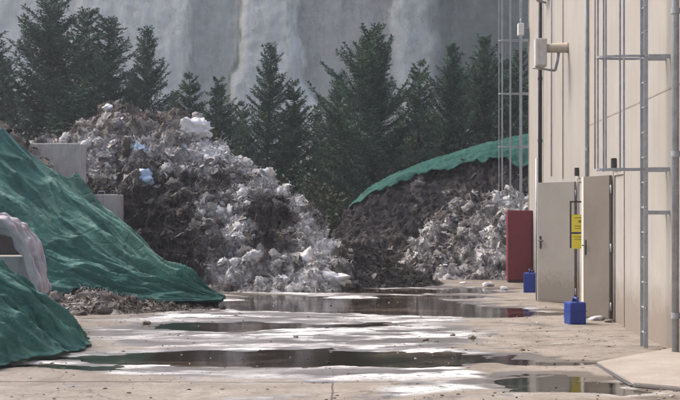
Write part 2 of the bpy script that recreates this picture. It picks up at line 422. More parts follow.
# ------------------------------------------------------------------ heaps of shredded waste
def smooth_interp(x, xs, ys, w=0.25):
    r = 0; ks = np.linspace(-1, 1, 9); wt = np.exp(-2 * ks ** 2)
    for k, q in zip(ks, wt): r = r + q * np.interp(x + k * w, xs, ys)
    return r / wt.sum()
def heap_shape(ctrl, nx, nt, lumps, seed, round_=0.03, w=0.25):
    """ctrl rows: x, crest height, crest y, front foot y, back foot y -> displaced grid and its normals"""
    c = np.array(ctrl, float)
    xs = np.linspace(c[0, 0], c[-1, 0], nx); ts = np.linspace(-1, 1, nt)
    H, Yr, Yf, Yb = [smooth_interp(xs, c[:, 0], c[:, k], w) for k in (1, 2, 3, 4)]
    q = np.sqrt(round_)
    pr = 1 - (np.sqrt(ts ** 2 + round_) - q) / (math.sqrt(1 + round_) - q)
    X = np.repeat(xs[:, None], nt, 1)
    Y = np.where(ts[None, :] >= 0, Yr[:, None] - ts[None, :] * (Yr - Yf)[:, None], Yr[:, None] - ts[None, :] * (Yb - Yr)[:, None])
    Z = H[:, None] * pr[None, :] - 0.04
    P = np.stack([X, Y, Z], -1)
    def normals(P):
        a = np.gradient(P, axis=0); b = np.gradient(P, axis=1)
        n = np.cross(b, a); n /= np.linalg.norm(n, axis=-1)[..., None] + 1e-9
        n *= np.where(n[..., 2:3] < 0, -1, 1)
        return n
    N = normals(P); f = P.reshape(-1, 3)
    fade = np.clip(Z.ravel() / 0.35 + 0.25, 0.1, 1)
    d = 0
    for amp, wl_, kind in lumps:
        q = f / wl_ + seed + 0.3 * np.stack([perlin(f / wl_ + k) for k in (3, 13, 23)], 1)
        d = d + amp * ((billow(q, 2) - 0.35) if kind == 'b' else fbm(q, 3))
    f = f + N.reshape(-1, 3) * (d * fade)[:, None]
    P = f.reshape(P.shape)
    return P, normals(P), d.reshape(Z.shape)
def ico(sub):
    bm = bmesh.new(); bmesh.ops.create_icosphere(bm, subdivisions=sub, radius=1)
    bm.verts.ensure_lookup_table()
    V = np.array([v.co[:] for v in bm.verts]); Fc = np.array([[v.index for v in f.verts] for f in bm.faces]); bm.free()
    return V, Fc
ICO1, ICO2, ICO3 = ico(1), ico(2), ico(3)
def crumple(base, k, amp=0.55, fr=1.3):
    V, Fc = base
    n = billow(V * fr + 11.7 * k, 2) - 0.35
    V2 = V * (1 + amp * 1.6 * n)[:, None] + 0.22 * np.stack([perlin(V * 2.4 + 5 * k + j * 7) for j in range(3)], 1)
    return V2, Fc
def rag_sheet(k, n=8):
    """a torn, crumpled piece of film or felt with some thickness"""
    g = np.linspace(-1, 1, n); U, Vv = np.meshgrid(g, g, indexing='ij'); u, v = U.ravel(), Vv.ravel()
    q = col3(u, v) + 31.3 * k
    rr = 1 + 0.35 * perlin(q * 0.9)
    x = u * rr + 0.28 * perlin(q * 1.9 + 3); y = v * rr * 0.75 + 0.28 * perlin(q * 1.9 + 9)
    z = 0.75 * (billow(q * 1.1, 3, 0.6) - 0.4) - 0.22 * (u * u + v * v)
    top = np.stack([x, y, z], 1); bot = top * np.array([0.94, 0.94, 1]) - np.array([0, 0, 0.09])
    f = grid_faces(n, n); m = n * n
    rim = [i * n for i in range(n)] + [(n - 1) * n + j for j in range(1, n)] + [i * n + n - 1 for i in range(n - 2, -1, -1)] + [j for j in range(n - 2, 0, -1)]
    side = [[rim[i], rim[(i + 1) % len(rim)], rim[(i + 1) % len(rim)] + m, rim[i] + m] for i in range(len(rim))]
    return np.concatenate([top, bot]), np.concatenate([f, f[:, ::-1] + m, np.array(side)])
RAGS = [rag_sheet(k, 7) for k in range(10)]
def tuft(k):
    V, Fc = ICO3
    q = V * 1.6 + 7.7 * k
    n = billow(q, 4, 0.62) - 0.45
    V2 = V * np.array([1.25, 1, 0.7]) * (1 + 1.0 * n)[:, None] + 0.14 * np.stack([perlin(V * 5 + 5 * k + j * 7) for j in range(3)], 1)
    return V2, Fc
TUFTS = [tuft(k) for k in range(8)]
def rag_strip(k, seg=7):
    """a short twisted ribbon, both sides modelled"""
    r = np.random.default_rng(100 + k)
    t = np.linspace(-1, 1, seg); a = r.uniform(0.5, 1.6); ph = r.uniform(0, 6)
    c = np.stack([t, 0.35 * np.sin(a * 2.2 * t + ph), 0.25 * np.cos(a * 2.8 * t + ph)], 1)
    tw = ph + a * 1.6 * t; wv = np.stack([0 * t, np.cos(tw), np.sin(tw)], 1) * 0.075 * (1 - 0.5 * np.abs(t))[:, None]
    nv = np.stack([0 * t, -np.sin(tw), np.cos(tw)], 1) * 0.02
    V = np.stack([c - wv - nv, c + wv - nv, c + wv + nv, c - wv + nv], 1).reshape(-1, 3)
    F_ = []
    for i in range(seg - 1):
        for j in range(4): F_.append([4 * i + j, 4 * i + (j + 1) % 4, 4 * i + 4 + (j + 1) % 4, 4 * i + 4 + j])
    return V, np.array(F_)
STRIPS = [rag_strip(k) for k in range(6)]
def rand_rot(n, r):
    q = r.normal(size=(n, 4)); q /= np.linalg.norm(q, axis=1)[:, None]
    w, x, y, z = q.T
    return np.stack([1 - 2 * (y * y + z * z), 2 * (x * y - z * w), 2 * (x * z + y * w), 2 * (x * y + z * w), 1 - 2 * (x * x + z * z), 2 * (y * z - x * w),
                     2 * (x * z - y * w), 2 * (y * z + x * w), 1 - 2 * (x * x + y * y)], 1).reshape(n, 3, 3)
def lie_rot(n3, r, tilt=0.45):
    n = len(n3)
    z = n3 + r.normal(0, tilt, (n, 3)); z /= np.linalg.norm(z, axis=1)[:, None]
    x = np.cross(z, r.normal(size=(n, 3))); x /= np.linalg.norm(x, axis=1)[:, None] + 1e-9
    y = np.cross(z, x)
    return np.stack([x, y, z], 2)
def merge(protos, pos, rot, scl, col, r):
    """copies of small shapes fused into one mesh: returns V, F, C"""
    Vs, Fs, Cs, off = [], [], [], 0
    which = r.integers(0, len(protos), len(pos))
    for k, (V, Fc) in enumerate(protos):
        m = which == k; n = m.sum()
        if not n: continue
        P = np.einsum('nij,nvj->nvi', rot[m], V[None] * scl[m][:, None, :]) + pos[m][:, None, :]
        Vs.append(P.reshape(-1, 3)); Fs.append((Fc[None] + (off + np.arange(n) * len(V))[:, None, None]).reshape(-1, Fc.shape[1]))
        Cs.append(np.repeat(col[m], len(V), 0)); off += n * len(V)
    return np.concatenate(Vs), np.concatenate(Fs), np.concatenate(Cs)

PAL = dict(white=(0.74, 0.73, 0.725), pale=(0.46, 0.445, 0.435), grey=(0.21, 0.20, 0.195), brown=(0.085, 0.073, 0.064), tan=(0.27, 0.225, 0.18), dark=(0.030, 0.026, 0.026), black=(0.02, 0.018, 0.02))
PALC = np.array([PAL[k] for k in ('black', 'dark', 'brown', 'grey', 'pale', 'white')])
def tone_col(t, tanness, r):
    """t 0..1 from black soil to white fibre; tanness pushes mid tones to tan"""
    s = np.clip(t, 0, 0.9999) * (len(PALC) - 1); i = s.astype(int); f = (s - i)[:, None]
    c = PALC[i] * (1 - f) + PALC[i + 1] * f
    tan = np.array(PAL['tan'])[None] * (0.35 + 1.1 * np.clip(t, 0, 1))[:, None]
    return c * (1 - tanness[:, None]) + tan * tanness[:, None]
def make_heap(root, P, N, tone, tan, seed, n_rag, n_strip, rag=(0.04, 0.13), front_only=True, name='mound', n_tuft=0):
    """mound surface + one mass of loose rags and strips lying on it"""
    r = np.random.default_rng(seed)
    nx, nt = P.shape[:2]; f = P.reshape(-1, 3)
    tv = tone(f) + 0.20 * fbm(f * 2.3 + seed, 4) + 0.25 * fbm(f * 7.0 + seed, 3)
    lump_t = lambda q: 0.30 * fbm(q * np.array([1.2, 1.2, 1.9]) + seed * 1.3, 3) + 0.24 * fbm(q * 4.0 + seed, 2)
    tv = tone(f) + lump_t(f) + 0.12 * fbm(f * 9.0 + seed, 3)
    cn = tone_col(tv, np.clip(tan(f), 0, 1), r)
    mesh_np(name, f, grid_faces(nx, nt), M_waste, root, col=cn)
    a = np.linalg.norm(np.cross(P[1:, :-1] - P[:-1, :-1], P[:-1, 1:] - P[:-1, :-1]), axis=-1)
    keep = np.ones_like(a)
    if front_only: keep[:, : int((nt - 1) * 0.46)] = 0.12
    keep[P[:-1, :-1, 2] < -0.02] = 0
    w = (a * keep).ravel(); w /= w.sum()
    def spots(n):
        idx = r.choice(len(w), n, p=w); i, j = idx // (nt - 1), idx % (nt - 1)
        u, v = r.random(n)[:, None], r.random(n)[:, None]
        p = P[i, j] * (1 - u) * (1 - v) + P[i + 1, j] * u * (1 - v) + P[i, j + 1] * (1 - u) * v + P[i + 1, j + 1] * u * v
        return p, N[i, j]
    p, nn = spots(n_rag)
    sz = rag[0] + (rag[1] - rag[0]) * r.random(n_rag) ** 2.5
    big = r.random(n_rag) < 0.025; sz = np.where(big, sz * 1.2 + 0.05, sz)
    t = tone(p) + lump_t(p) + r.normal(0, 0.13, n_rag) + np.where(big, 0.12, 0)
    scl = sz[:, None] * r.uniform(0.6, 1.5, (n_rag, 3)) * np.array([1, 1, 0.5])
    V, Fc, C = merge(RAGS, p + nn * (sz * 0.10)[:, None], lie_rot(nn, r), scl, tone_col(t, np.clip(tan(p) + r.normal(0, .15, n_rag), 0, 1), r), r)
    p2, n2 = spots(n_strip)
    s2 = r.uniform(0.04, 0.15, n_strip)
    t2 = tone(p2) + lump_t(p2) + 0.02 + r.normal(0, 0.16, n_strip)
    V2, F2, C2 = merge(STRIPS, p2 + n2 * 0.012, lie_rot(n2, r, 0.35), s2[:, None] * np.stack([np.ones(n_strip), r.uniform(.6, 1.2, n_strip), r.uniform(.5, 1, n_strip)], 1),
                       tone_col(t2, np.clip(tan(p2) + 0.06, 0, 1), r), r)
    if n_tuft:
        p3, n3 = spots(n_tuft)
        s3 = 0.04 + 0.10 * r.random(n_tuft) ** 2.0
        t3 = tone(p3) + lump_t(p3) + 0.06 + r.normal(0, 0.10, n_tuft)
        V3, F3, C3 = merge(TUFTS, p3 + n3 * (s3 * 0.1)[:, None], rand_rot(n_tuft, r), s3[:, None] * r.uniform(0.7, 1.3, (n_tuft, 3)), tone_col(t3, np.clip(tan(p3) - 0.1, 0, 1), r), r)
        tf = mesh_np('fibre_tufts', V3, F3, M_waste, root, col=C3); tf['kind'] = 'stuff'
    o = mesh_np('loose_scraps', np.concatenate([V, V2]), [Fc, F2 + len(V)], M_scrap, root, col=np.concatenate([C, C2]))
    o['kind'] = 'stuff'
    return o
def g2(f, x, z, rx, rz): return np.exp(-((f[:, 0] - x) / rx) ** 2 - ((f[:, 2] - z) / rz) ** 2)

LUMPS = [(0.40, 1.5, 'b'), (0.34, 0.62, 'b'), (0.20, 0.26, 'b'), (0.09, 0.11, 'b'), (0.035, 0.05, 'n')]
# main heap -----------------------------------------------------------------
ctrl = [(-9.5, 3.0, 32, 28, 36), (-8, 3.3, 32, 27.6, 36), (-6.7, 3.45, 32, 27.4, 36), (-6.1, 3.78, 31.6, 27.2, 36), (-5.5, 4.10, 31.4, 27, 36), (-4.4, 4.05, 31.2, 26.6, 35.6),
        (-3.9, 3.85, 31, 26.3, 35.4), (-3.4, 3.55, 30.8, 26.0, 35), (-2.7, 3.12, 30.4, 25.8, 34.5), (-2.2, 2.72, 30.2, 25.7, 34), (-1.6, 2.45, 30, 25.6, 33.5),
        (-0.9, 1.80, 29.6, 25.7, 33), (-0.5, 1.28, 29.2, 25.9, 32), (-0.15, 0.85, 28.8, 26.3, 31), (0.25, 0.3, 28.4, 27.0, 30), (0.6, 0.0, 28.2, 27.6, 29)]
P, N, D = heap_shape(ctrl, 560, 420, LUMPS, 1.7)
MAINP = P
root = thing('waste_heap', 'tall heap of pale and dark shredded waste rising beside the stacked concrete blocks', 'heap', (-3.5, 28, 0))
def inv(root): 
    # children carry world coordinates: keep them in place under the moved root
    for ch in root.children: ch.matrix_parent_inverse = Matrix.Translation(-Vector(root.location))
def tone_main(f):
    t = 0.55 + 0.0 * f[:, 0]
    t += 0.30 * g2(f, -5.9, 3.0, 1.2, 0.45) - 0.12 * g2(f, -4.6, 3.95, 1.5, 0.4)
    t -= 0.62 * g2(f, -4.9, 1.35, 1.35, 0.8) + 0.40 * g2(f, -3.7, 1.0, 0.9, 0.65) + 0.30 * g2(f, -3.6, 2.2, 0.7, 0.25)
    t += 0.46 * g2(f, -2.9, 3.05, 0.8, 0.45) + 0.42 * g2(f, -1.6, 2.3, 0.6, 0.35) + 0.46 * g2(f, -0.35, 0.95, 0.5, 0.35)
    t -= 0.45 * g2(f, -1.45, 1.35, 0.4, 0.55)
    t += 0.26 * g2(f, -2.5, 1.2, 0.6, 0.5) + 0.34 * g2(f, -0.6, 0.25, 0.6, 0.3) - 0.30 * g2(f, -3.2, 0.4, 0.7, 0.4) + 0.2 * g2(f, -2.3, 0.35, 0.6, 0.3)
    return t + 0.12 * fbm(f * 0.9 + 4, 3)
def tan_main(f): return 0.06 + 0.42 * sstep(2.9, 3.8, f[:, 2]) * sstep(-2.4, -3.6, f[:, 0]) + 0.2 * fbm(f * 1.2 + 40, 2)
make_heap(root, P, N, tone_main, tan_main, 21, 13000, 19000, (0.02, 0.075), n_tuft=600)
inv(root)
# dark spill between the two heaps -------------------------------------------
ctrl = [(-1.2, 0.0, 29.4, 27, 31), (-0.6, 0.75, 29.6, 27.2, 32), (0.1, 1.0, 30, 27.4, 33), (0.7, 0.78, 30, 27.3, 33), (1.2, 0.5, 29.6, 27.3, 32.5), (1.7, 0.24, 29.2, 27.5, 31), (2.3, 0.0, 29, 28, 30)]
P, N, D = heap_shape(ctrl, 200, 130, [(0.12, 0.7, 'b'), (0.14, 0.3, 'b'), (0.06, 0.12, 'b'), (0.02, 0.05, 'n')], 5.2)
root = thing('soil_spill', 'low dark tongue of soil and fibre spilling between the two waste heaps', 'heap', (0.4, 28.5, 0))
make_heap(root, P, N, lambda f: 0.06 + 0.12 * fbm(f * 1.3 + 9, 3) + 0.25 * g2(f, 0.3, 0.95, 0.6, 0.10), lambda f: 0.03 + 0 * f[:, 0], 31, 2800, 3600, (0.02, 0.06), n_tuft=10)
inv(root)
# dark heap under the net -----------------------------------------------------
NETC = [(-1.0, 0.0, 35.5, 33.5, 38), (-0.4, 0.62, 35.8, 33, 39), (0.1, 1.45, 36, 32.6, 40), (0.7, 2.05, 36.2, 32.4, 41), (1.3, 2.4, 36.4, 32.3, 41), (2.2, 2.78, 36.6, 32.3, 41), (3.3, 3.12, 36.8, 32.2, 41),
        (4.4, 3.45, 36.9, 32.2, 41), (5.3, 3.65, 37, 32.2, 41), (7, 3.7, 37, 32.2, 41), (9, 3.2, 37, 32.6, 41), (11, 0, 37, 33.5, 40)]
P, N, D = heap_shape(NETC, 330, 230, [(0.22, 1.1, 'b'), (0.18, 0.4, 'b'), (0.09, 0.15, 'b'), (0.03, 0.06, 'n')], 8.9)
root = thing('soil_heap', 'dark brown soil heap with a green net pulled over its crest', 'heap', (4, 35, 0))
make_heap(root, P, N, lambda f: 0.07 + 0.12 * fbm(f * 1.1 + 2, 3) + 0.10 * sstep(2.2, 3.2, f[:, 2]), lambda f: 0.03 + 0 * f[:, 0], 41, 6500, 6500, (0.02, 0.07), n_tuft=40)
inv(root)
DARKP, DARKN = P, N
# pale heap by the building corner --------------------------------------------
ctrl = [(1.2, 0.0, 32.6, 31, 34), (1.7, 0.55, 32.8, 30.9, 34.4), (2.0, 1.05, 33, 30.8, 34.8), (2.4, 1.5, 33.2, 30.7, 35), (3.0, 1.88, 33.4, 30.6, 35), (3.6, 2.08, 33.5, 30.5, 35), (4.4, 2.15, 33.5, 30.5, 35),
        (5.0, 2.0, 33.5, 30.7, 35), (6, 1.5, 33.5, 31.2, 35), (7.2, 0, 33.5, 32.5, 34.5)]
P, N, D = heap_shape(ctrl, 320, 240, [(0.34, 0.8, 'b'), (0.30, 0.38, 'b'), (0.13, 0.17, 'b'), (0.05, 0.08, 'b')], 12.4)
root = thing('fibre_heap', 'lumpy pale grey fibre heap in front of the netted soil heap by the red cabinet', 'heap', (3.6, 32, 0))
make_heap(root, P, N, lambda f: 0.68 + 0.16 * fbm(f * 1.5 + 6, 3) - 0.30 * g2(f, 2.3, 1.6, 0.5, 0.4), lambda f: 0.08 + 0 * f[:, 0], 51, 4600, 4200, (0.02, 0.08), n_tuft=170)
inv(root)
# heap in the left bay, the one the big tarp lies on ----------------------------
BAY = [(-12, 4.1, 26.2, 19.6, 26.9), (-8, 3.9, 26.2, 20.2, 26.9), (-7.0, 3.58, 26.2, 20.5, 26.9), (-6.4, 3.2, 26.1, 20.6, 26.8), (-5.9, 2.65, 26, 20.7, 26.7), (-5.05, 1.86, 25.6, 20.9, 26.5), (-4.25, 1.20, 25, 21.1, 26),
       (-3.6, 0.72, 24.2, 21.4, 25.4), (-3.1, 0.38, 23.4, 21.6, 24.6), (-2.5, 0.12, 22.8, 21.9, 23.8), (-2.0, 0.0, 22.5, 22.1, 23)]
P, N, D = heap_shape(BAY, 260, 160, [(0.14, 0.9, 'b'), (0.12, 0.35, 'b'), (0.05, 0.14, 'b')], 15.1)
root = thing('covered_heap', 'brown heap of rotten fibre in the left bay, mostly covered by green tarpaulin', 'heap', (-6, 24, 0))
make_heap(root, P, N, lambda f: 0.36 + 0.25 * fbm(f * 1.5 + 1, 3), lambda f: 0.5 + 0 * f[:, 0], 61, 3500, 2000, (0.02, 0.08), front_only=False, n_tuft=60)
inv(root)

# ------------------------------------------------------------------ tarpaulins and the net
def sheet(name, P, mat, th=0.012, parent=None):
    nu, nv = P.shape[:2]
    o = mesh_np(name, P.reshape(-1, 3), grid_faces(nu, nv), mat, parent)
    s = o.modifiers.new('thickness', 'SOLIDIFY'); s.thickness = th; s.offset = 0
    return o
def bay_tarp():
    c = np.array(BAY, float)
    nu, nv = 420, 260
    xs = np.linspace(-10, -2.02, nu); v = np.linspace(0, 1, nv)
    H, Yr, Yf = [smooth_interp(xs, c[:, 0], c[:, k], 0.35) for k in (1, 2, 3)]
    X = np.repeat(xs[:, None], nv, 1)
    # upper edge slips below the crest towards the left, lower edge stops above the ground
    top = np.interp(xs, [-10, -7.5, -6.6, -5.9, -5.2, -4.6, -2], [0.26, 0.24, 0.20, 0.13, 0.04, -0.08, -0.35])
    bot = np.interp(xs, [-10, -5, -4.2, -3.6, -3.0, -2.4, -2], [1.0, 0.98, 0.90, 0.93, 1.0, 1.03, 1.05])
    jag = 0.05 * fbm(col3(xs * 2.2, 0 * xs), 5)
    T = (top + 0.5 * jag)[:, None] * (1 - v) + (bot + jag)[:, None] * v
    r = 0.03; q = math.sqrt(r)
    pr = 1 - (np.sqrt(T ** 2 + r) - q) / (math.sqrt(1 + r) - q)
    Y = np.where(T >= 0, Yr[:, None] - T * (Yr - Yf)[:, None], Yr[:, None] - T * 1.0)
    Z = H[:, None] * pr
    f = np.stack([X, Y, Z], -1).reshape(-1, 3)
    t = T.ravel(); x = f[:, 0]
    sl = t * 3.4 + 0.30 * fbm(col3(x * 0.45, t * 1.5), 3) - 0.10 * x
    a = 1 - np.abs(perlin(col3(x * 0.22 + 3, sl * 1.3)) * 2.0)            # long folds lying along the heap
    b = 1 - np.abs(perlin(col3(x * 0.38 + 8, sl * 2.9)) * 2.0)
    g_ = 1 - np.abs(perlin(col3(x * 0.8 + 30 - sl * 0.9, sl * 1.6 + x * 0.8)) * 2.0)   # slack folds hanging across the long ones
    c_ = 1 - np.abs(perlin(col3(x * 0.7 + 18 + 0.5 * sl, sl * 6.5)) * 2.0)
    e = fbm(col3(x * 2.0, sl * 7.0), 3)
    d = 0.34 * np.clip(a, 0, 1) ** 2.0 + 0.17 * np.clip(b, 0, 1) ** 2.2 + 0.12 * np.clip(g_, 0, 1) ** 2 + 0.075 * np.clip(c_, 0, 1) ** 3 + 0.03 * (1 - np.abs(perlin(col3(x * 2.0 + sl * 2, sl * 13)) * 2)) + 0.02 * e + 0.14 * fbm(col3(x * 0.8 + 20, sl * 0.9), 2) - 0.10
    fade = np.clip(f[:, 2] / 0.25 + 0.25, 0.2, 1)
    n = np.array([0.15, -0.65, 0.62])
    f = f + n * ((d * fade + 0.09)[:, None])
    f[:, 2] = np.maximum(f[:, 2], 0.03 + 0.02 * np.clip(e, 0, 1))
    o = sheet('tarpaulin', f.reshape(nu, nv, 3), M_tarp)
    return tag(o, 'large rumpled green tarpaulin lying down the slope in front of the concrete blocks', 'tarpaulin')
bay_tarp()
def front_tarp():
    # a mound with its foot on the line below; draped with folds that run down its slope
    foot = np.array([(-3.75, 11.2), (-3.38, 12.9), (-3.10, 13.9), (-2.86, 14.9), (-3.0, 15.7), (-3.5, 16.5), (-4.3, 17.2), (-5.5, 17.6)], float)
    seg = np.linalg.norm(np.diff(foot, axis=0), axis=1); L = np.concatenate([[0], np.cumsum(seg)])
    nu, nv = 420, 170
    s = np.linspace(0, L[-1], nu)
    fx_, fy_ = smooth_interp(s, L, foot[:, 0], 0.5), smooth_interp(s, L, foot[:, 1], 0.5)
    fx_ = fx_ + 0.10 * fbm(col3(s * 2.6, 0 * s), 4); fy_ = fy_ + 0.14 * fbm(col3(s * 2.6 + 9, 0 * s), 4) - 0.06
    top = np.array([-6.3, 14.4])
    v = np.linspace(0, 1, nv)
    X = fx_[:, None] * (1 - v) + top[0] * v; Y = fy_[:, None] * (1 - v) + (top[1] + (fy_ - 14.4) * 0.25)[:, None] * v
    dist = np.linalg.norm(np.stack([X - fx_[:, None], Y - fy_[:, None]], -1), axis=-1)
    Z = np.interp(dist, [0, 0.06, 0.12, 0.35, 0.70, 1.05, 1.6, 2.6, 4], [0.02, 0.025, 0.05, 0.25, 0.57, 0.84, 0.95, 1.0, 1.02])
    f = np.stack([X, Y, Z], -1).reshape(-1, 3)
    S_ = np.repeat(s[:, None], nv, 1).ravel(); Dd = dist.ravel()
    w = S_ + 0.25 * fbm(col3(S_ * 0.7, Dd * 0.8), 3) + 0.5 * Dd
    a = 1 - np.abs(perlin(col3(w * 1.3, Dd * 0.35)) * 2); b = 1 - np.abs(perlin(col3(w * 3.1 + 5, Dd * 0.9)) * 2)
    e = fbm(col3(S_ * 5, Dd * 4), 3)
    g_ = 1 - np.abs(perlin(col3(S_ * 1.1 + Dd * 1.6 + 40, Dd * 2.4)) * 2)
    c_ = 1 - np.abs(perlin(col3(w * 7.3 + 15 + 0.8 * Dd, Dd * 1.6)) * 2)
    d = 0.17 * np.clip(a, 0, 1) ** 2.2 + 0.10 * np.clip(b, 0, 1) ** 2.6 + 0.035 * np.clip(c_, 0, 1) ** 2 + 0.05 * np.clip(g_, 0, 1) ** 2 + 0.014 * e + 0.08 * fbm(col3(S_ * 0.8, Dd), 2) - 0.06
    d = d * np.clip(Dd / 0.3 + 0.25, 0, 1)
    f = f + np.array([0.45, -0.4, 0.75]) * d[:, None]
    f[:, 2] = np.maximum(f[:, 2], 0.025)
    o = sheet('tarpaulin', f.reshape(nu, nv, 3), M_tarp)
    return tag(o, 'nearest green tarpaulin draped over a low mound with its skirt on the wet concrete', 'tarpaulin')
front_tarp()
def crest_net():
    c = np.array(NETC, float); nu, nv = 260, 60
    xs = np.linspace(0.25, 8.5, nu); v = np.linspace(0, 1, nv)
    H, Yr, Yf, Yb = [smooth_interp(xs, c[:, 0], c[:, k], 0.3) for k in (1, 2, 3, 4)]
    low = np.interp(xs, [0.2, 1.0, 2.0, 3.5, 5, 8.5], [0.12, 0.20, 0.20, 0.22, 0.30, 0.40]) + 0.09 * fbm(col3(xs * 1.5, 0 * xs), 4)
    T = -0.6 * (1 - v)[None, :] + low[:, None] * v[None, :]
    r = 0.03; q = math.sqrt(r); pr = 1 - (np.sqrt(T ** 2 + r) - q) / (math.sqrt(1 + r) - q)
    Y = np.where(T >= 0, Yr[:, None] - T * (Yr - Yf)[:, None], Yr[:, None] - T * (Yb - Yr)[:, None])
    f = np.stack([np.repeat(xs[:, None], nv, 1), Y, H[:, None] * pr], -1).reshape(-1, 3)
    t = T.ravel(); x = f[:, 0]
    d = 0.09 + 0.07 * (1 - np.abs(perlin(col3(x * 0.8, t * 5)) * 2)) + 0.06 * (1 - np.abs(perlin(col3(x * 1.3 + 9, t * 16)) * 2)) + 0.03 * fbm(col3(x * 6, t * 20), 3)
    f = f + np.array([0, -0.2, 1.0]) * d[:, None]
    return tag(sheet('net', f.reshape(nu, nv, 3), M_net), 'light green netting stretched along the crest of the dark soil heap', 'netting')
crest_net()

# ------------------------------------------------------------------ concrete blocks
def block(label, x0, x1, y0, z0, z1, chip):
    bm = bmesh.new(); box(bm, x0, x1, y0, y0 + 0.8, z0, z1, bev=0.025)
    bmesh.ops.subdivide_edges(bm, edges=[e for e in bm.edges if e.calc_length() > 0.4], cuts=8, use_grid_fill=True)
    for v in bm.verts:
        n = perlin(np.array([[v.co.x * 3 + chip, v.co.y * 3, v.co.z * 3]]))[0]
        v.co += Vector((0.004, 0.008, 0.006)) * n
    o = bm_obj('concrete_block', bm, M_conc)
    tag(o, label, 'concrete block', 'stacked concrete blocks')
    for k in (0.28, 0.72):
        xx = x0 + (x1 - x0) * k; sh = bmesh.new()
        tube(sh, [(xx - 0.09, y0 + 0.4, z1 - 0.02), (xx - 0.06, y0 + 0.4, z1 + 0.07), (xx + 0.06, y0 + 0.4, z1 + 0.07), (xx + 0.09, y0 + 0.4, z1 - 0.02)], 0.012, 6)
        bm_obj('lifting_loop', sh, M_dgalv, o)
block('upper grey concrete block with its right end and top edge in clear view', -6.95, -5.42, 27.0, 2.0, 3.03, 0)
block('lower concrete block showing just above the tarpaulin beside the dark heap', -6.06, -4.63, 27.01, 0.98, 1.97, 4)

# ------------------------------------------------------------------ lilac sheet, slab beneath it
def lilac_sheet():
    # an old bulk bag hanging open: cloth bent over in an arch, its right flank trailing to the tarp
    nu, nv = 90, 60
    path = np.array([(-5.2, 1.36), (-4.75, 1.45), (-4.42, 1.47), (-4.22, 1.36), (-4.05, 1.16), (-3.97, 0.98), (-3.90, 0.74), (-3.84, 0.45)])
    L = np.concatenate([[0], np.cumsum(np.linalg.norm(np.diff(path, axis=0), axis=1))])
    s = np.linspace(0, L[-1], nu); px, pz = smooth_interp(s, L, path[:, 0], .12), smooth_interp(s, L, path[:, 1], .12)
    v = np.linspace(0, 1, nv)
    X = np.repeat(px[:, None], nv, 1); Z = np.repeat(pz[:, None], nv, 1)
    k = np.interp(s, [0, L[-1] * .5, L[-1]], [1.0, 1.0, 0.75])
    inw = np.clip(1 - v / 0.42, 0, 1)[None, :] ** 1.2 * np.interp(s, [0, L[-1] * .55, L[-1]], [0.17, 0.15, 0.08])[:, None]
    cx, cz = -4.95, 0.62
    dl = np.hypot(px - cx, pz - cz)
    X = X - ((px - cx) / dl)[:, None] * inw; Z = Z - ((pz - cz) / dl)[:, None] * inw
    Y = 16.55 + 0.10 * np.cos(v / 0.42 * 3.14)[None, :] * (v < 0.42) * k[:, None] + np.clip(v - 0.42, 0, 1)[None, :] * 1.3 * k[:, None]
    f = np.stack([X, Y, Z], -1).reshape(-1, 3)
    ss, vv = np.repeat(s[:, None], nv, 1).ravel(), np.repeat(v[None, :], nu, 0).ravel()
    d = 0.13 * (1 - np.abs(perlin(col3(ss * 1.1 + vv * 2, vv * 3.4)) * 2)) ** 2 + 0.09 * (1 - np.abs(perlin(col3(ss * 2.6 + 4 + vv, vv * 6.5)) * 2)) + 0.06 * fbm(col3(ss * 4, vv * 5), 3)
    f = f + np.array([0.4, -0.5, 0.5]) * d[:, None]
    o = sheet('bulk_bag', f.reshape(nu, nv, 3), M_lilac, 0.02)
    tag(o, 'faded lilac bulk bag hanging open between the two green tarpaulins', 'bulk bag')
lilac_sheet()
bm = bmesh.new(); box(bm, -5.9, -4.02, 16.9, 17.6, 0.0, 1.0, bev=0.02)
tag(bm_obj('concrete_slab', bm, M_conc), 'grey concrete slab edge under the lilac bulk bag', 'concrete slab')
bm = bmesh.new(); box(bm, -5.9, -4.25, 17.65, 18.0, 0.0, 1.35, bev=0.05)  # dark box added to paint the shade inside the bag's hollow
tag(bm_obj('hollow_shade', bm, M_dark, None, True), 'dark box standing in for the shade in the hollow of the lilac bulk bag', 'sack')

# ------------------------------------------------------------------ single scraps that stand out
def lump(name, label, cat, c, s, mat, k, rz=0.0, group=None, sub=ICO3, amp=0.5, fr=1.1):
    V, Fc = crumple(sub, k, amp, fr)
    V = V * (1 + 0.55 * (billow(V * 3.1 + 3.3 * k, 3, 0.6) - 0.4))[:, None]
    V = V * np.array(s); ca, sa = math.cos(rz), math.sin(rz)
    V = V @ np.array([[ca, sa, 0], [-sa, ca, 0], [0, 0, 1]])
    o = mesh_np(name, V, Fc, mat); o.location = c
    return tag(o, label, cat, group)
def on_heap(P, x, zt):
    """a point on a heap's front face at given x and height"""
    i = np.abs(P[:, 0, 0] - x).argmin(); nt = P.shape[1]; j0 = nt // 2 - 6
    j = j0 + np.abs(P[i, j0:, 2] - zt).argmin()
    return Vector(P[i, j])
p = Vector((-3.45, 30.5, 3.52)); lump('white_sack', 'plump white sack lying on the right shoulder of the tall waste heap', 'sack', p, (0.40, 0.30, 0.26), M_foam, 14, amp=0.28, sub=ico(4))
p = on_heap(MAINP, -5.5, 4.05); lump('white_scrap', 'small white scrap perched on the very top of the tall heap', 'scrap', p + Vector((-0.05, -0.05, 0.08)), (0.12, 0.1, 0.09), M_foam, 5)
p = on_heap(MAINP, -4.55, 2.95); lump('plastic_bag', 'upper light blue plastic bag caught in the waste heap', 'plastic bag', p + Vector((0, -0.08, 0)), (0.14, 0.09, 0.19), M_bluebag, 6, amp=0.7, group='light blue bags in the heap')
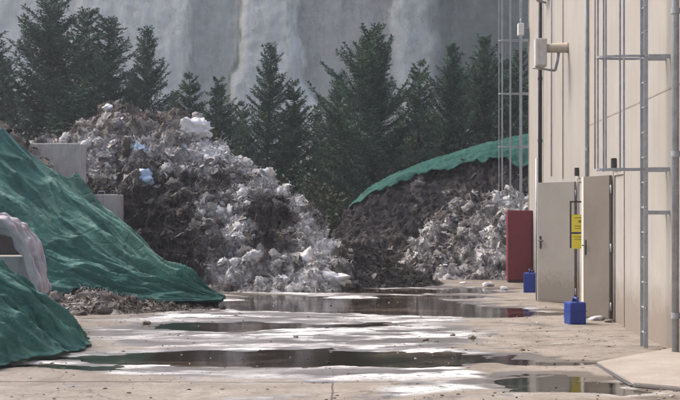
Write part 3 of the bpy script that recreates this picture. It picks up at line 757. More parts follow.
p = on_heap(MAINP, -4.3, 2.35); lump('plastic_bag', 'lower light blue plastic bag in the dark part of the waste heap', 'plastic bag', p + Vector((0, -0.10, 0)), (0.17, 0.10, 0.17), M_bluebag, 8, amp=0.7, group='light blue bags in the heap')
p = on_heap(MAINP, -0.75, 0.55); lump('white_film', 'crumpled white film at the right foot of the tall heap', 'film', p + Vector((0, -0.10, 0.0)), (0.27, 0.18, 0.20), M_foam, 9, amp=0.7)
p = on_heap(MAINP, -0.15, 0.2); lump('white_film', 'flatter white film trailing onto the concrete beside the dark soil tongue', 'film', p + Vector((0, -0.12, 0.02)), (0.34, 0.22, 0.15), M_foam, 10, amp=0.7)

# debris at the foot of the big tarp
ctrl = [(-4.9, 0.0, 20.8, 20.0, 21.8), (-4.3, 0.26, 20.9, 19.8, 22), (-3.9, 0.34, 20.9, 19.7, 22), (-3.4, 0.20, 20.9, 19.8, 22), (-2.9, 0.10, 20.9, 20.1, 21.8), (-2.3, 0.04, 21, 20.4, 21.6), (-1.7, 0.0, 21, 20.6, 21.3)]
P, N, D = heap_shape(ctrl, 200, 110, [(0.16, 0.45, 'b'), (0.10, 0.2, 'b'), (0.05, 0.09, 'b')], 22.3)
root = thing('debris_pile', 'low ragged pile of muddy grey debris at the foot of the big tarpaulin', 'debris pile', (-3.5, 20.4, 0))
make_heap(root, P, N, lambda f: 0.42 + 0.3 * fbm(f * 2 + 3, 3), lambda f: 0.35 + 0 * f[:, 0], 71, 1500, 1200, (0.02, 0.07), front_only=False, n_tuft=25)
inv(root)

# ------------------------------------------------------------------ the building on the right
WX, WK = 3.126, 0.0415
TH = -math.atan(WK)
bld = thing('warehouse', 'long beige precast concrete warehouse wall with drainpipes running down it', 'building', (WX, 0, 0), TH)
def wy(x_photo): return 4064.0 / (x_photo - 394.0) / math.cos(TH)      # distance along the wall of a point seen on it
Y0, Y1, HT = -6.0, 30.15, 8.6
joints = [1.5, 4.6, 7.8, 11.0, wy(624), wy(588), wy(563), wy(553) + 1.2]
joints = [j for j in joints]
DOORS = [(17.62, 18.58), (21.22, 22.18)]      # door openings along the wall
# wall skin with real recessed joints and real door recesses: cut into rectangles
bm = bmesh.new()
cuts = sorted(set([Y0, Y1] + [c for d in DOORS for c in d] + joints))
gap = 0.012
for a, b in zip(cuts, cuts[1:]):
    isdoor = any(abs(a - d[0]) < 1e-6 or (a > d[0] - 1e-6 and b < d[1] + 1e-6) for d in DOORS)
    a2 = a + (gap / 2 if a in joints else 0); b2 = b - (gap / 2 if b in joints else 0)
    z0 = 2.16 if isdoor else 0.0
    box(bm, 0, 0.22, a2, b2, z0, HT)
box(bm, 0.012, 0.2, Y0 + .01, Y1 - .01, 2.2, HT - .01)         # backing visible down the joints
for a, b in zip([Y0] + [d[1] for d in DOORS], [d[0] for d in DOORS] + [Y1]):
    box(bm, 0.0125, 0.1995, a + .011, b - .011, 0.0, 2.19)
box(bm, 0.221, 26, Y1 - 0.25, Y1 - 0.003, 0, HT - 0.02); box(bm, 0.221, 26, Y0 + 0.003, Y0 + 0.25, 0, HT - .02); box(bm, 25.8, 26.02, Y0 + .26, Y1 - .26, 0, HT - .03)
bm_obj('wall', bm, M_wall, bld)
box_obj('roof', (0.23, 25.79, Y0 + .26, Y1 - .26, HT - 0.5, HT - 0.35), M_dgalv, bld)
box_obj('parapet_cap', (-0.04, 0.26, Y0 - .04, Y1 + .04, HT + 0.002, HT + 0.06), M_dgalv, bld)
box_obj('corner_trim', (-0.012, -0.002, Y1 - 0.05, Y1 + 0.012, 0, HT), M_seam, bld)
for a, b in DOORS:
    box_obj('door_infill', (0.028, 0.07, a, b, 0.0, 2.158), M_wall, bld)
    fr = bmesh.new()
    box(fr, 0.008, 0.027, a + .001, a + 0.05, 0, 2.10); box(fr, 0.008, 0.027, b - 0.05, b - .001, 0, 2.10); box(fr, 0.008, 0.027, a + .001, b - .001, 2.101, 2.157)
    bm_obj('door_frame', fr, M_wall, bld)
def leaf(hinge_y, ang, w=0.95, h=2.08, mat=None, es=0.012):
    mat = mat or M_door
    """a door leaf swung out from its far-side... hinge at (0, hinge_y); ang from the closed position"""
    # closed leaf points to -y; opened by ang it swings through -x towards +y
    M = Matrix.Translation((-0.03, hinge_y, 0.03)) @ Matrix.Rotation(-ang, 4, 'Z')
    bm = bmesh.new(); box(bm, -0.022, 0.022, -w, 0, 0, h, bev=0.004, M=M)
    d = bm_obj('door', bm, mat, bld)
    e = bmesh.new(); box(e, -0.0235, 0.0235, -w - es, -w - 0.001, 0.001, h - 0.001, M=M); bm_obj('edge_strip', e, M_dooredge, d)
    for s in (-1, 1):
        k = bmesh.new()
        box(k, min(s * 0.0225, s * 0.032), max(s * 0.0225, s * 0.032), -w + 0.055, -w + 0.095, 0.92, 1.14, M=M)
        tube(k, [M @ Vector((s * 0.03, -w + 0.075, 1.06)), M @ Vector((s * 0.075, -w + 0.075, 1.06)), M @ Vector((s * 0.08, -w + 0.20, 1.06))], 0.011, 8)
        bm_obj('handle', k, M_black, d)
    for z in (0.2, h / 2, h - 0.2): tube_obj('hinge', [M @ Vector((0.0, 0.012, z - 0.06)), M @ Vector((0.0, 0.012, z + 0.06))], 0.014, M_dgalv, d, 8)
    pl = bmesh.new(); box(pl, 0.0225, 0.026, -w + .02, -0.02, 0.03, 0.16, M=M); bm_obj('kick_plate', pl, mat, d)
    return d
tag(leaf(18.60, R(163), 0.84, mat=M_door_shade, es=0.07), 'near door with its shade painted in as brown, and a pale edge')
leaf(22.22, R(146), 0.95)
for yy in (18.3, 22.0):                                              # little hood over each doorway
    k = bmesh.new(); box(k, -0.07, -0.001, yy - 0.05, yy + 0.05, 2.2, 2.34, bev=0.01); bm_obj('door_lamp', k, M_dark, bld)
def pipe(name, y, off, r, z0, z1, mat, clips=()):
    o = tube_obj(name, [(-off, y, z0), (-off, y, z1)], r, mat, bld, 12)
    if clips:
        for z in clips:
            b = bmesh.new(); tube(b, [(-off, y, z - 0.03), (-off, y, z + 0.03)], r * 1.22, 12); bm_obj('pipe_clip', b, mat, o)
    return o
pipe('drainpipe', 14.10, 0.075, 0.040, 0.0, HT - .2, M_dgalv, (0.45, 2.2, 3.75, 5.3, 6.9))
pipe('drainpipe', wy(543), 0.06, 0.042, 0.1, HT - .2, M_black, (1.2, 3.1, 4.4, 6.5))
pipe('conduit', wy(553), 0.03, 0.014, 2.3, HT - .2, M_dgalv)
pipe('conduit', wy(563) - .15, 0.02, 0.010, 2.2, HT - .2, M_seam)
pipe('conduit', wy(589), 0.035, 0.03, 0.1, HT - .2, M_dgalv, (2.6, 4.2, 6))
pipe('conduit', wy(597), 0.03, 0.012, 2.25, HT - .2, M_dgalv)
for yy in (wy(624), wy(563), 11.0, 7.8): box_obj('panel_joint', (-0.003, 0.011, yy - 0.012, yy + 0.012, 0.0, HT - 0.01), M_seam, bld)
# sloping cast line in the panels
b = bmesh.new()
for y0, y1 in ((11.02, wy(624) - .02), (wy(624) + .02, wy(588) - .03)): box(b, -0.004, 0.0005, y0, y1, 2.965, 2.985)
bm_obj('cast_groove', b, M_seam, bld)

def caged_ladder(label, y, zt, rungs0, hoops, rz_local=0.0, at=(0, 0)):
    r_ = thing('caged_ladder', label, 'ladder', (0, 0, 0), 0, 'caged ladders on the warehouse')
    r_.location = Matrix.Rotation(TH, 4, 'Z') @ Vector((at[0], y, 0)) + Vector((WX, 0, 0))
    r_.rotation_euler = (0, 0, TH + rz_local)
    so_, hw = 0.27, 0.11                     # stand-off and half width
    for s in (-1, 1):
        box_obj('stile', (-so_ - 0.024, -so_ + 0.024, s * hw - 0.009, s * hw + 0.009, 0.03 if rungs0 < 0.5 else rungs0 - 0.2, zt), M_galv, r_, 0.003)
    z = rungs0
    while z < zt - 0.05:
        tube_obj('rung', [(-so_, -hw - 0.016, z), (-so_, hw + 0.016, z)], 0.013, M_galv, r_, 8); z += 0.285
    for z in hoops + [hoops[0] - 0.49]:
        for s in (-1, 1):
            box_obj('wall_bracket', (-so_ + 0.031, -0.0, s * hw - 0.02, s * hw + 0.02, z - 0.025, z + 0.02), M_galv, r_)
        if z < hoops[0]: continue
        pts = []
        for k in range(17):
            a = math.pi * k / 16
            pts.append((-so_ - 0.08 - 0.46 * math.sin(a) ** 0.8, -0.145 * math.cos(a), z))
        pts = [(-so_, -hw, z)] + pts + [(-so_, hw, z)]
        b = bmesh.new()
        for p_, q_ in zip(pts, pts[1:]):
            d = Vector(q_) - Vector(p_); M = Matrix.Translation((Vector(p_) + Vector(q_)) / 2) @ Matrix.Rotation(math.atan2(d.y, d.x), 4, 'Z')
            box(b, -d.length / 2 - .002, d.length / 2 + .002, -0.004, 0.004, -0.013, 0.013, M=M)
        bm_obj('cage_hoop', b, M_dgalv, r_)
    for a in (18, 52, 90, 128, 162):
        aa = R(a); x = -so_ - 0.08 - 0.45 * math.sin(aa) ** 0.8; yv = -0.135 * math.cos(aa)
        box_obj('cage_bar', (x - 0.004, x + 0.016, yv - 0.013, yv + 0.013, hoops[0] - 0.02, zt), M_dgalv, r_)
    return r_
caged_ladder('near caged steel ladder on the warehouse wall beside the thick drainpipe', 14.85, 9.3, 0.2, [2.06, 3.34, 4.62, 5.9, 7.2, 8.5])
caged_ladder('distant caged steel ladder standing out past the far corner of the warehouse', 31.35, 9.3, 0.2, [1.9, 3.18, 4.46, 5.74, 7.02, 8.3], 0.0, (0.20, 0))
b = bmesh.new(); box(b, 0.215, 0.5, Y1 + 0.002, Y1 + 1.6, 0, 8.4); bm_obj('end_pier', b, M_wall, bld)

def place_w(o, x, y, z, rz=0.0):
    o.location = Matrix.Rotation(TH, 4, 'Z') @ Vector((x, y, 0)) + Vector((WX, 0, z)); o.rotation_euler = (0, 0, TH + rz)
# box unit on a stub arm
cu = thing('wall_unit', 'weathered pale grey box on a stubby beige arm projecting from the warehouse wall', 'wall fixture'); place_w(cu, 0, 23.35, 4.5)
box_obj('housing', (-0.60, -0.39, -0.13, 0.13, -0.30, 0.20), M_grey, cu, 0.02)
box_obj('housing_lid', (-0.575, -0.415, -0.147, -0.131, -0.28, 0.18), M_grey, cu, 0.005)
b = bmesh.new(); tube(b, [(-0.389, 0, 0.03), (-0.30, 0, 0.035), (-0.03, 0, 0.04), (-0.001, 0, 0.04)], [0.075, 0.085, 0.09, 0.10], 16); bm_obj('arm', b, M_beigehouse, cu, True)
tube_obj('shelf_rail', [(-0.63, 0.0, -0.315), (-0.23, 0.0, -0.37)], 0.022, M_dgalv, cu, 8)
tube_obj('strut', [(-0.23, 0.0, -0.37), (-0.19, 0, -0.2), (-0.17, 0.0, -0.05)], 0.026, M_dgalv, cu, 8)
# lamp arm at the top of the picture
la = thing('wall_lamp', 'small grey lamp on a bent arm at the top of the black drainpipe', 'lamp'); place_w(la, 0, wy(545) - .2, 5.98)
b = bmesh.new(); tube(b, [(0, 0, -0.08), (-0.18, -0.02, -0.04), (-0.16, -0.3, 0.10), (-0.08, -0.5, 0.28)], 0.025, 8); bm_obj('arm', b, M_dgalv, la, True)
b = bmesh.new(); tube(b, [(-0.16, -0.12, -0.02), (-0.16, -0.5, 0.1), (-0.15, -0.75, 0.2)], [0.05, 0.10, 0.08], 12); bm_obj('lamp_head', b, M_grey, la, True)
# small white lamp by the far ladder
wlamp = thing('corner_lamp', 'small white lamp box on the far corner of the warehouse', 'lamp'); place_w(wlamp, 0, Y1 - 0.02, 5.85)
box_obj('lamp_box', (-0.26, -0.12, -0.12, 0.10, -0.16, 0.12), M_white, wlamp, 0.02)
tube_obj('bracket', [(-0.013, 0, 0.0), (-0.12, 0, 0.0)], 0.02, M_dgalv, wlamp, 8); tube_obj('cable', [(-0.19, 0, 0.12), (-0.19, 0, 0.24)], 0.015, M_dgalv, wlamp, 8)
# projecting sign frame with two yellow notices
sg = thing('sign_frame', 'dark projecting frame holding two yellow notices between the open doors', 'sign'); place_w(sg, 0, 20.45, 0)
b = bmesh.new()
for (x0, x1, z0, z1) in ((-0.36, -0.335, 1.02, 1.76), (-0.334, 0.0, 1.735, 1.76), (-0.334, 0.0, 1.245, 1.27)): box(b, x0, x1, -0.012, 0.012, z0, z1)
bm_obj('frame', b, M_dark, sg)
def notice(z0, z1, marks):
    o = box_obj('yellow_notice', (-0.332, -0.035, -0.018, -0.013, z0, z1), M_yellow, sg)
    b = bmesh.new()
    for (x0, x1, za, zb) in marks: box(b, x0, x1, -0.0195, -0.0182, za, zb)
    bm_obj('print', b, M_ink, o)
    return o
notice(1.275, 1.545, [(-0.29, -0.09, 1.49, 1.505), (-0.23, -0.13, 1.42, 1.46), (-0.29, -0.08, 1.36, 1.372), (-0.29, -0.12, 1.325, 1.335)])
notice(1.01, 1.24, [(-0.30, -0.10, 1.19, 1.203), (-0.30, -0.14, 1.15, 1.16)])
bm = bmesh.new(); tube(bm, [(-0.03, -0.03, 1.20), (-0.12, -0.06, 1.02)], 0.02, 8); bm_obj('latch', bm, M_dark, sg, True)

# dark red cabinet at the far end
cb = thing('cabinet', 'dark red metal cabinet standing against the far end of the warehouse wall', 'cabinet', (4.07, 29.4, 0.015), TH)
box_obj('carcass', (-0.29, 0.27, -0.16, 0.25, 0.05, 1.63), M_red, cb, 0.012)
box_obj('cabinet_door', (-0.27, 0.245, -0.182, -0.162, 0.08, 1.61), M_red, cb, 0.006)
box_obj('plinth', (-0.28, 0.26, -0.14, 0.24, 0.0, 0.049), M_dark, cb)
b = bmesh.new(); tube(b, [(-0.22, -0.185, 0.8), (-0.22, -0.21, 0.82), (-0.22, -0.21, 0.95), (-0.22, -0.185, 0.97)], 0.01, 8); bm_obj('handle', b, M_dark, cb, True)
# blue jerrycans
def jerrycan(label, loc, rz, h):
    j = thing('jerrycan', label, 'jerrycan', loc, rz, 'blue jerrycans by the wall')
    w, d = 0.12, 0.14
    b = bmesh.new(); box(b, -w, w, -d, d, 0, h * 0.86, bev=0.028); bm_obj('can_body', b, M_blue, j)
    b = bmesh.new(); tube(b, [(0, -d * .75, h * .84), (0, -d * .6, h), (0, d * .35, h), (0, d * .55, h * .84)], 0.018, 8); bm_obj('carry_handle', b, M_blue, j, True)
    b = bmesh.new(); tube(b, [(0.05, d * .78, h * .85), (0.05, d * .78, h * .95)], 0.03, 12); bm_obj('cap', b, M_black, j, True)
    for z in (0.25, 0.5): box_obj('rib', (-w - .003, w + .003, -d - .003, d + .003, h * z, h * z + 0.015), M_blue, j, 0.002)
jerrycan('near blue jerrycan standing in front of the open beige door', (3.29, 18.2, 0.01), 0.15, 0.37)
jerrycan('far blue jerrycan standing by the dark red cabinet', (3.74, 25.6, 0.01), -0.2, 0.46)
tag(tube_obj('pole', [(3.50, 23.15, 0.0), (3.505, 23.2, 1.3), (3.515, 23.25, 2.55)], 0.017, M_galv, None, 8), 'thin grey pole standing upright at the edge of the farther open door', 'pole')

# rubble and scraps on the concrete
ap = bmesh.new()
vs = [(2.62, 13.25), (3.75, 14.55), (3.9, 10.4), (2.62, 11.6)]
top = [ap.verts.new((x, y, 0.045 + 0.015 * (x - 2.6))) for x, y in vs]; bot = [ap.verts.new((x, y, 0.0)) for x, y in vs]
ap.faces.new(top)
for i in range(4): ap.faces.new((top[i], bot[i], bot[(i + 1) % 4], top[(i + 1) % 4]))
def apron_mat():
    t = NT('apron_concrete'); v = t.coord(); n = t.noise(v, 2.0, 7, 0.7); f = t.noise(v, 30, 5, 0.7)
    c = t.ramp(n, [(0.3, (0.27, 0.235, 0.20)), (0.7, (0.38, 0.345, 0.305))]); c = t.mix(t.ramp(f, [(0.3, 0.5), (0.5, 0)]), c, (0.22, .18, .15))
    t.set(Base_Color=c, Roughness=0.75); t.bump(n, 0.4, 0.02); return t.m
tag(bm_obj('concrete_apron', ap, apron_mat()), kind='structure')
jt = bmesh.new()
for (xa, ya), (xb, yb) in ((vs[0], vs[1]), (vs[3], vs[0]), (vs[2], vs[3])):
    d = Vector((xb - xa, yb - ya, 0)); nrm = Vector((-d.y, d.x, 0)).normalized() * 0.05; k = 10
    row = [(Vector((xa, ya, 0.030)) + d * (q / k), Vector((xa, ya, 0.018)) + d * (q / k) + nrm * (0.7 + 0.5 * math.sin(3.1 * q))) for q in range(k + 1)]
    vv = [(jt.verts.new(a), jt.verts.new(b)) for a, b in row]
    for (a, b), (c, e) in zip(vv, vv[1:]): jt.faces.new((a, c, e, b))
tag(bm_obj('dirt_joint', jt, M_dark), kind='structure')
specs = [(3.70, 18.75, 0.10, 'pale broken lump of rubble lying against the near open door', M_foam), (3.82, 18.45, 0.07, 'small brown lump of rubble by the near open door', M_stone),
         (3.60, 14.45, 0.07, 'dark clod at the foot of the thick drainpipe', M_dark), (3.52, 14.2, 0.045, 'small clod just in front of the thick drainpipe', M_stone),
         (1.02, 15.75, 0.05, 'dark clod on the bare concrete, left end of a loose row', M_stone), (1.15, 15.6, 0.035, 'small dark clod beside the left end of the loose row', M_stone), (1.42, 16.4, 0.04, 'small clod in the middle of the loose row on bare concrete', M_stone),
         (1.62, 15.95, 0.06, 'larger dark clod at the right end of the loose row on bare concrete', M_stone), (1.75, 17.0, 0.03, 'small brown clod lying behind the loose row on bare concrete', M_stone), 
         (2.05, 14.6, 0.035, 'lone brown clod on bare concrete nearest the big puddle', M_stone),
         (3.35, 26.5, 0.10, 'white foam scrap lying near the far blue jerrycan', M_foam), (3.15, 27.8, 0.14, 'white torn scrap in front of the dark red cabinet', M_foam), (2.7, 28.6, 0.08, 'pale scrap lying at the foot of the lumpy fibre heap', M_foam),
         (-0.55, 16.2, 0.035, 'small dark clod on the wet strip beyond the big puddle', M_stone), (-3.3, 16.35, 0.06, 'muddy clod by the back of the nearest tarpaulin', M_stone), (-2.7, 18.2, 0.07, 'muddy lump on the ground before the debris pile', M_stone)]
for k, (x, y, s, lab, m) in enumerate(specs):
    lump('clod' if m is not M_foam else 'scrap', lab, 'clod' if m is not M_foam else 'scrap', (x, y, 0.012 + s * 0.35), (s * 0.95, s * 0.8, s * 0.4), m, 30 + k, 0.7 * k, 'loose lumps on the yard concrete', ICO2, 0.6)

# crumbs of dirt and shreds lying about, also afloat on the puddles
n = 3200
cx_ = rng.uniform(-3.6, 3.4, n); cy_ = 10.6 + 19 * rng.random(n) ** 1.3
dens = 0.35 + 0.9 * np.clip(fbm(col3(cx_ * 0.8, cy_ * 0.6), 3) + 0.1, 0, 1) + 0.9 * np.exp(-((cx_ - 1.5) / 0.8) ** 2 - ((cy_ - 16.0) / 1.1) ** 2) + 0.8 * np.exp(-((cx_ + 2.7) / 0.7) ** 2 - ((cy_ - 18.5) / 2) ** 2)
k_ = rng.random(n) < dens * 0.75
cx_, cy_ = cx_[k_], cy_[k_]; n = len(cx_)
cz_ = np.maximum(ground_h(cx_, cy_), 0.0) + 0.002
sz_ = 0.003 + 0.013 * rng.random(n) ** 3
cc_ = np.array([0.09, 0.07, 0.055])[None] * rng.uniform(0.3, 2.2, n)[:, None]
wh = rng.random(n) < 0.22; cc_[wh] = np.array([0.5, 0.48, 0.46]) * rng.uniform(0.6, 1.2, wh.sum())[:, None]
V, Fc, C = merge([crumple(ICO1, k, 0.5) for k in range(5)], np.stack([cx_, cy_, cz_], 1), rand_rot(n, rng) * np.array([1, 1, 0.45])[None, :, None], sz_[:, None] * rng.uniform(0.5, 2.0, (n, 3)), np.clip(cc_, 0.01, 0.8), rng)
tag(mesh_np('dirt_crumbs', V, Fc, M_scrap, col=C), kind='stuff')

# ------------------------------------------------------------------ conifers
def conifer_mesh(h, rad, seed, up=0.45, hue=0.0, power=0.85, dens=1.0):
    r = np.random.default_rng(seed)
    z = 0.30; br = []
    while z < h * 0.985:
        k = z / h
        L = rad * (1 - k) ** power * (1 - 0.25 * np.exp(-k * 9)) + 0.12
        n = int(r.integers(6, 9)) if k < 0.85 else 5
        a0 = r.uniform(0, 6.28)
        for i in range(n):
            br.append((z + r.normal(0, 0.12), a0 + 6.283 * i / n + r.normal(0, 0.3), L * r.choice([r.uniform(0.45, 0.8), r.uniform(0.8, 1.1), r.uniform(1.05, 1.4)], p=[.3, .5, .2]), k))
        z += 0.19 + 0.17 * (1 - k) * r.uniform(0.7, 1.3)
    limb = bmesh.new(); Ps, Ds, Ls, Ts = [], [], [], []
    for (z, a, l, k) in br:
        e0 = up * (0.35 + 0.9 * k) + r.normal(0, 0.12)
        m = max(5, int(l / 0.075 * dens)); t = np.linspace(0.04, 1, m)
        curl = r.uniform(0.05, 0.28)
        rr = l * t * math.cos(e0); zz = z + l * (math.sin(e0) * t - 0.22 * t * (1 - k) * (1 - t) + curl * t ** 2.5)
        bend = r.normal(0, 0.12) * l * t ** 2
        cx, cy = rr * math.cos(a) - bend * math.sin(a), rr * math.sin(a) + bend * math.cos(a)
        c = np.stack([cx, cy, zz], 1)
        if l > 0.5: tube(limb, [c[0], c[m // 2], c[-1]], [0.02, 0.012, 0.004], 4, False)
        d = np.gradient(c, axis=0); d /= np.linalg.norm(d, axis=1)[:, None]
        side = np.array([-math.sin(a), math.cos(a), 0]); tone = r.uniform(0.6, 1.5)
        for sg in (-1, 1, 0):
            bl = (0.30 * l * (1 - t) ** 0.8 * np.minimum(1, t * 3) + 0.08) * r.uniform(0.6, 1.25, m) if sg else np.full(m, 0.10)
            bd = d * r.uniform(0.45, 0.9, m)[:, None] + side * (sg * r.uniform(0.5, 1.0, m))[:, None] + np.array([0, 0, 1]) * r.uniform(-0.30, 0.35, m)[:, None]
            bd /= np.linalg.norm(bd, axis=1)[:, None]
            nk = np.maximum(2, (bl / 0.06).astype(int)); idx = np.repeat(np.arange(m), nk)
            pos = (np.arange(nk.sum()) - np.repeat(np.cumsum(nk) - nk, nk) + 0.5) / nk[idx]
            p = c[idx] + bd[idx] * (bl[idx] * pos)[:, None]; p[:, 2] -= 0.10 * bl[idx] * pos ** 2
            for q in range(3):
                nd = bd[idx] * 0.9 + r.normal(0, 0.38, (len(idx), 3)); nd /= np.linalg.norm(nd, axis=1)[:, None]
                Ps.append(p); Ds.append(nd); Ls.append(r.uniform(0.05, 0.13, len(idx))); Ts.append(tone * r.uniform(0.65, 1.4, len(idx)) * np.where(t[idx] > 0.75, 1.25, 1.0))
    p, d, l, tn = np.concatenate(Ps), np.concatenate(Ds), np.concatenate(Ls), np.concatenate(Ts)
    w = np.cross(d, r.normal(size=d.shape)); w /= np.linalg.norm(w, axis=1)[:, None] + 1e-9; w *= r.uniform(0.010, 0.019, len(d))[:, None]
    mid = p + d * (l * 0.5)[:, None]
    V = np.stack([p, mid + w, p + d * l[:, None], mid - w], 1).reshape(-1, 3); Fc = np.arange(len(V)).reshape(-1, 4)
    base = np.array([0.042, 0.080, 0.047]) + hue * np.array([0.016, 0.014, -0.006])
    C = np.repeat(base[None] * tn[:, None], 4, 0)
    trunk = bmesh.new(); tube(trunk, [(0, 0, -0.1), (0.02, 0, h * 0.4), (0, 0.02, h * 0.8), (0, 0, h)], [0.016 * h + .02, 0.011 * h, 0.005 * h, 0.008], 8)
    return V, Fc, C, limb, trunk
def conifer(h, rad, seed, **kw):
    V, Fc, C, limb, trunk = conifer_mesh(h, rad, seed, **kw)
    t = thing('conifer', 'conifer', 'tree', (0, 0, 0), 0, 'conifers behind the heaps')
    bm_obj('trunk', trunk, M_bark, t, True); bm_obj('limbs', limb, M_bark, t, True)
    mesh_np('crown', V, Fc, M_leaf, t, smooth=False, col=np.clip(C, 0.004, 1))
    return t
PROT = {'tall': (9.0, conifer(9.0, 2.5, 1, up=0.7)), 'slim': (8.0, conifer(8.0, 1.8, 2, up=0.55)), 'broad': (8.0, conifer(8.0, 2.6, 3, up=0.95, power=0.6)), 'small': (6.5, conifer(6.5, 1.7, 4, up=0.5, hue=0.5))}
# (photo x of the tip, photo y of the tip, distance, kind, label)
TREES = [(-22, 10, 45, 'tall', 'conifer cut off by the left edge of the photo'), (40, -14, 44, 'tall', 'tallest broad conifer near the left edge, its tip against the cliff top'), (80, 12, 47, 'slim', 'second tall conifer from the left, standing over the concrete blocks'),
         (108, 20, 45, 'slim', 'slim tall conifer above the top of the waste heap'), (147, 30, 44, 'slim', 'separate pointed conifer above the right of the heap top'), (190, 76, 46, 'small', 'short conifer right behind the white sack'),
         (219, 79, 45, 'small', 'short conifer between the white sack and the pale cliff column'), (263, 47, 43, 'slim', 'pointed conifer in front of the pale cliff column'), (299, 83, 43, 'small', 'narrow conifer right of the pale cliff column'),
         (338, 76, 45, 'slim', 'thin conifer leaning on the left flank of the broad middle conifer'), (375, 36, 42, 'broad', 'broad many-tipped conifer in the middle of the row'), (414, 64, 46, 'small', 'narrow conifer just right of the broad middle conifer'),
         (449, 48, 43, 'tall', 'dark conifer rising behind the netted heap'), (482, 40, 45, 'tall', 'dark conifer behind the far caged ladder'), (515, 52, 46, 'slim', 'conifer mostly hidden by the warehouse corner'), (550, 40, 47, 'tall', 'conifer behind the warehouse')]
used = set(); r = random.Random(5)
def plant(px, py, Y, kind, label, squash=1.0):
    h0, pr = PROT[kind]
    o = pr if kind not in used else copy_tree(pr)
    used.add(kind)
    h = EYE + (215 - py) * Y / F
    s = h / h0
    o.location = ((px - 340) / F * Y, Y, -0.05); o.rotation_euler = (R(r.uniform(-2, 2)), R(r.uniform(-2, 2)), r.uniform(0, 6.28))
    o.scale = (s * squash, s * squash, s)
    o['label'] = label
    return o
for px, py, Y, kind, lab in TREES: plant(px, py, Y, kind, lab, r.uniform(1.0, 1.2) * (1.3 if px < 130 else 1.08))
BACK = [(5, 60, 51, 'slim', 'rear conifer filling the gap at the left edge'), (62, 66, 52, 'slim', 'rear conifer between the two tallest left trees'), (128, 74, 52, 'slim', 'rear conifer filling the gap above the heap top'), (170, 92, 51, 'slim', 'rear conifer left of the white sack'),
        (240, 104, 52, 'small', 'rear conifer left of the pointed tree by the pale column'), (318, 108, 50, 'small', 'low conifer above the yellowish shrub'),
        (205, 118, 50, 'tall', 'rear conifer low between the two short trees'), (285, 122, 50, 'tall', 'rear conifer low in the gap right of the pointed tree'), (345, 118, 50, 'tall', 'rear conifer low behind the broad middle conifer'), (180, 125, 49, 'broad', 'rear bushy conifer just left of the white sack'), (240, 130, 49, 'broad', 'rear bushy conifer just right of the white sack'), (424, 126, 49, 'broad', 'rear bushy conifer low over the green net'),
        (398, 118, 52, 'small', 'rear conifer showing right of the broad middle conifer'), (432, 108, 51, 'small', 'rear conifer behind the left end of the net'), (466, 78, 52, 'tall', 'rear dark conifer above the green net'), (500, 62, 53, 'tall', 'rear conifer seen through the ladder cage')]
for px, py, Y, kind, lab in BACK: plant(px, py, Y, kind, lab, 1.1)

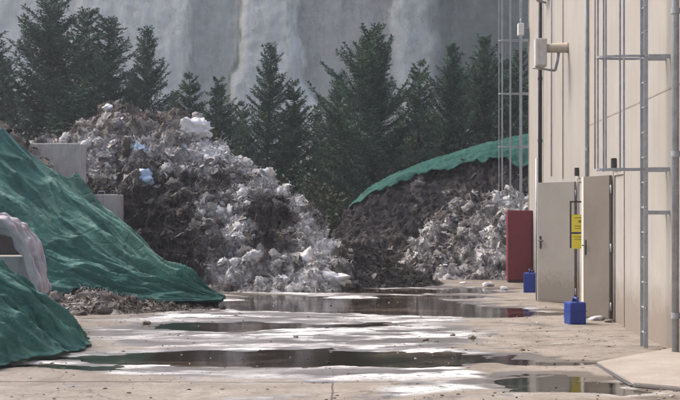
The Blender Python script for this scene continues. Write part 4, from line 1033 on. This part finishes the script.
# shrubs at the foot of the trees
def shrub(label, px, Y, h, w, c, seed, n=2600):
    r_ = np.random.default_rng(seed)
    t = thing('shrub', label, 'shrub', ((px - 340) / F * Y, Y, 0), 0, 'shrubs below the conifers')
    u = r_.normal(size=(n, 3)); u /= np.linalg.norm(u, axis=1)[:, None]
    rad = r_.random(n) ** 0.5
    p = u * rad[:, None]
    p *= (1 + 0.55 * fbm(u * 1.8 + seed, 3))[:, None]
    p = p * np.array([w, w * .8, h / 2]) + np.array([0, 0, h / 2])
    p[:, 2] = np.abs(p[:, 2])
    a = r_.normal(size=(n, 3)); a /= np.linalg.norm(a, axis=1)[:, None]; b = np.cross(a, r_.normal(size=(n, 3))); b /= np.linalg.norm(b, axis=1)[:, None]
    s = r_.uniform(0.04, 0.10, n)[:, None]
    V = np.stack([p - a * s, p + b * s * .45, p + a * s, p - b * s * .45], 1).reshape(-1, 3)
    Fc = np.arange(4 * n).reshape(n, 4)
    C = np.repeat(np.array(c)[None] * r_.uniform(0.5, 1.5, n)[:, None], 4, 0)
    mesh_np('foliage', V, Fc, M_leaf, t, smooth=False, col=C)
    st = bmesh.new()
    for k in range(7):
        q = r_.normal(0, 0.45, 2); tube(st, [(q[0] * .2, q[1] * .2, 0), (q[0] * w * .6, q[1] * w * .5, h * .45), (q[0] * w, q[1] * w * .7, h * .85)], [0.03, 0.02, 0.008], 5)
    bm_obj('stems', st, M_bark, t, True)
SHR = [('yellowish green shrub in the gap between the two heaps', 318, 40, 2.6, 1.0, (0.075, 0.08, 0.04), 1), ('dark green shrub in the gap left of the dark soil heap', 345, 41, 2.2, 1.1, (0.045, 0.06, 0.03), 2),
       ('olive shrub over the right shoulder of the tall heap', 285, 40, 3.0, 1.2, (0.05, 0.065, 0.035), 3), ('pale yellowish shrub over the left end of the green net', 405, 41.5, 3.4, 1.0, (0.075, 0.085, 0.04), 4),
       ('dark shrub above the middle of the green net', 450, 42, 4.2, 1.3, (0.04, 0.06, 0.035), 5), ('dark shrub behind the white sack', 225, 41, 4.2, 1.5, (0.035, 0.055, 0.035), 6),
       ('dark shrub behind the concrete blocks', 50, 41, 4.6, 1.8, (0.035, 0.055, 0.035), 7), ('olive shrub peeping over the left edge heap', 8, 40, 4.2, 1.2, (0.07, 0.08, 0.04), 8), ('dark shrub left of the heap top', 110, 42, 4.6, 1.6, (0.03, 0.05, 0.03), 9),
       ('dark shrub right of the heap top', 170, 42, 4.4, 1.6, (0.035, 0.055, 0.03), 10), ('dark shrub at the far ladder foot', 495, 42.5, 4.6, 1.5, (0.035, 0.055, 0.03), 11), ('dark shrub behind the broad middle conifer', 372, 44, 3.6, 1.6, (0.03, 0.05, 0.03), 12)]
for a in SHR: shrub(*a)

# ------------------------------------------------------------------ thin air haze round camera and scene
hz = bpy.data.materials.new('air_haze'); hz.use_nodes = True
hz.node_tree.nodes.remove(hz.node_tree.nodes['Principled BSDF'])
pv = hz.node_tree.nodes.new('ShaderNodeVolumePrincipled'); pv.inputs['Color'].default_value = (0.86, 0.9, 1.0, 1)
pv.inputs['Density'].default_value = 0.0010; pv.inputs['Anisotropy'].default_value = 0.3
hz.node_tree.links.new(pv.outputs[0], hz.node_tree.nodes['Material Output'].inputs['Volume'])
bm = bmesh.new(); box(bm, -520, 520, -220, 720, -1.1, 42)
tag(bm_obj('haze', bm, hz), kind='stuff')
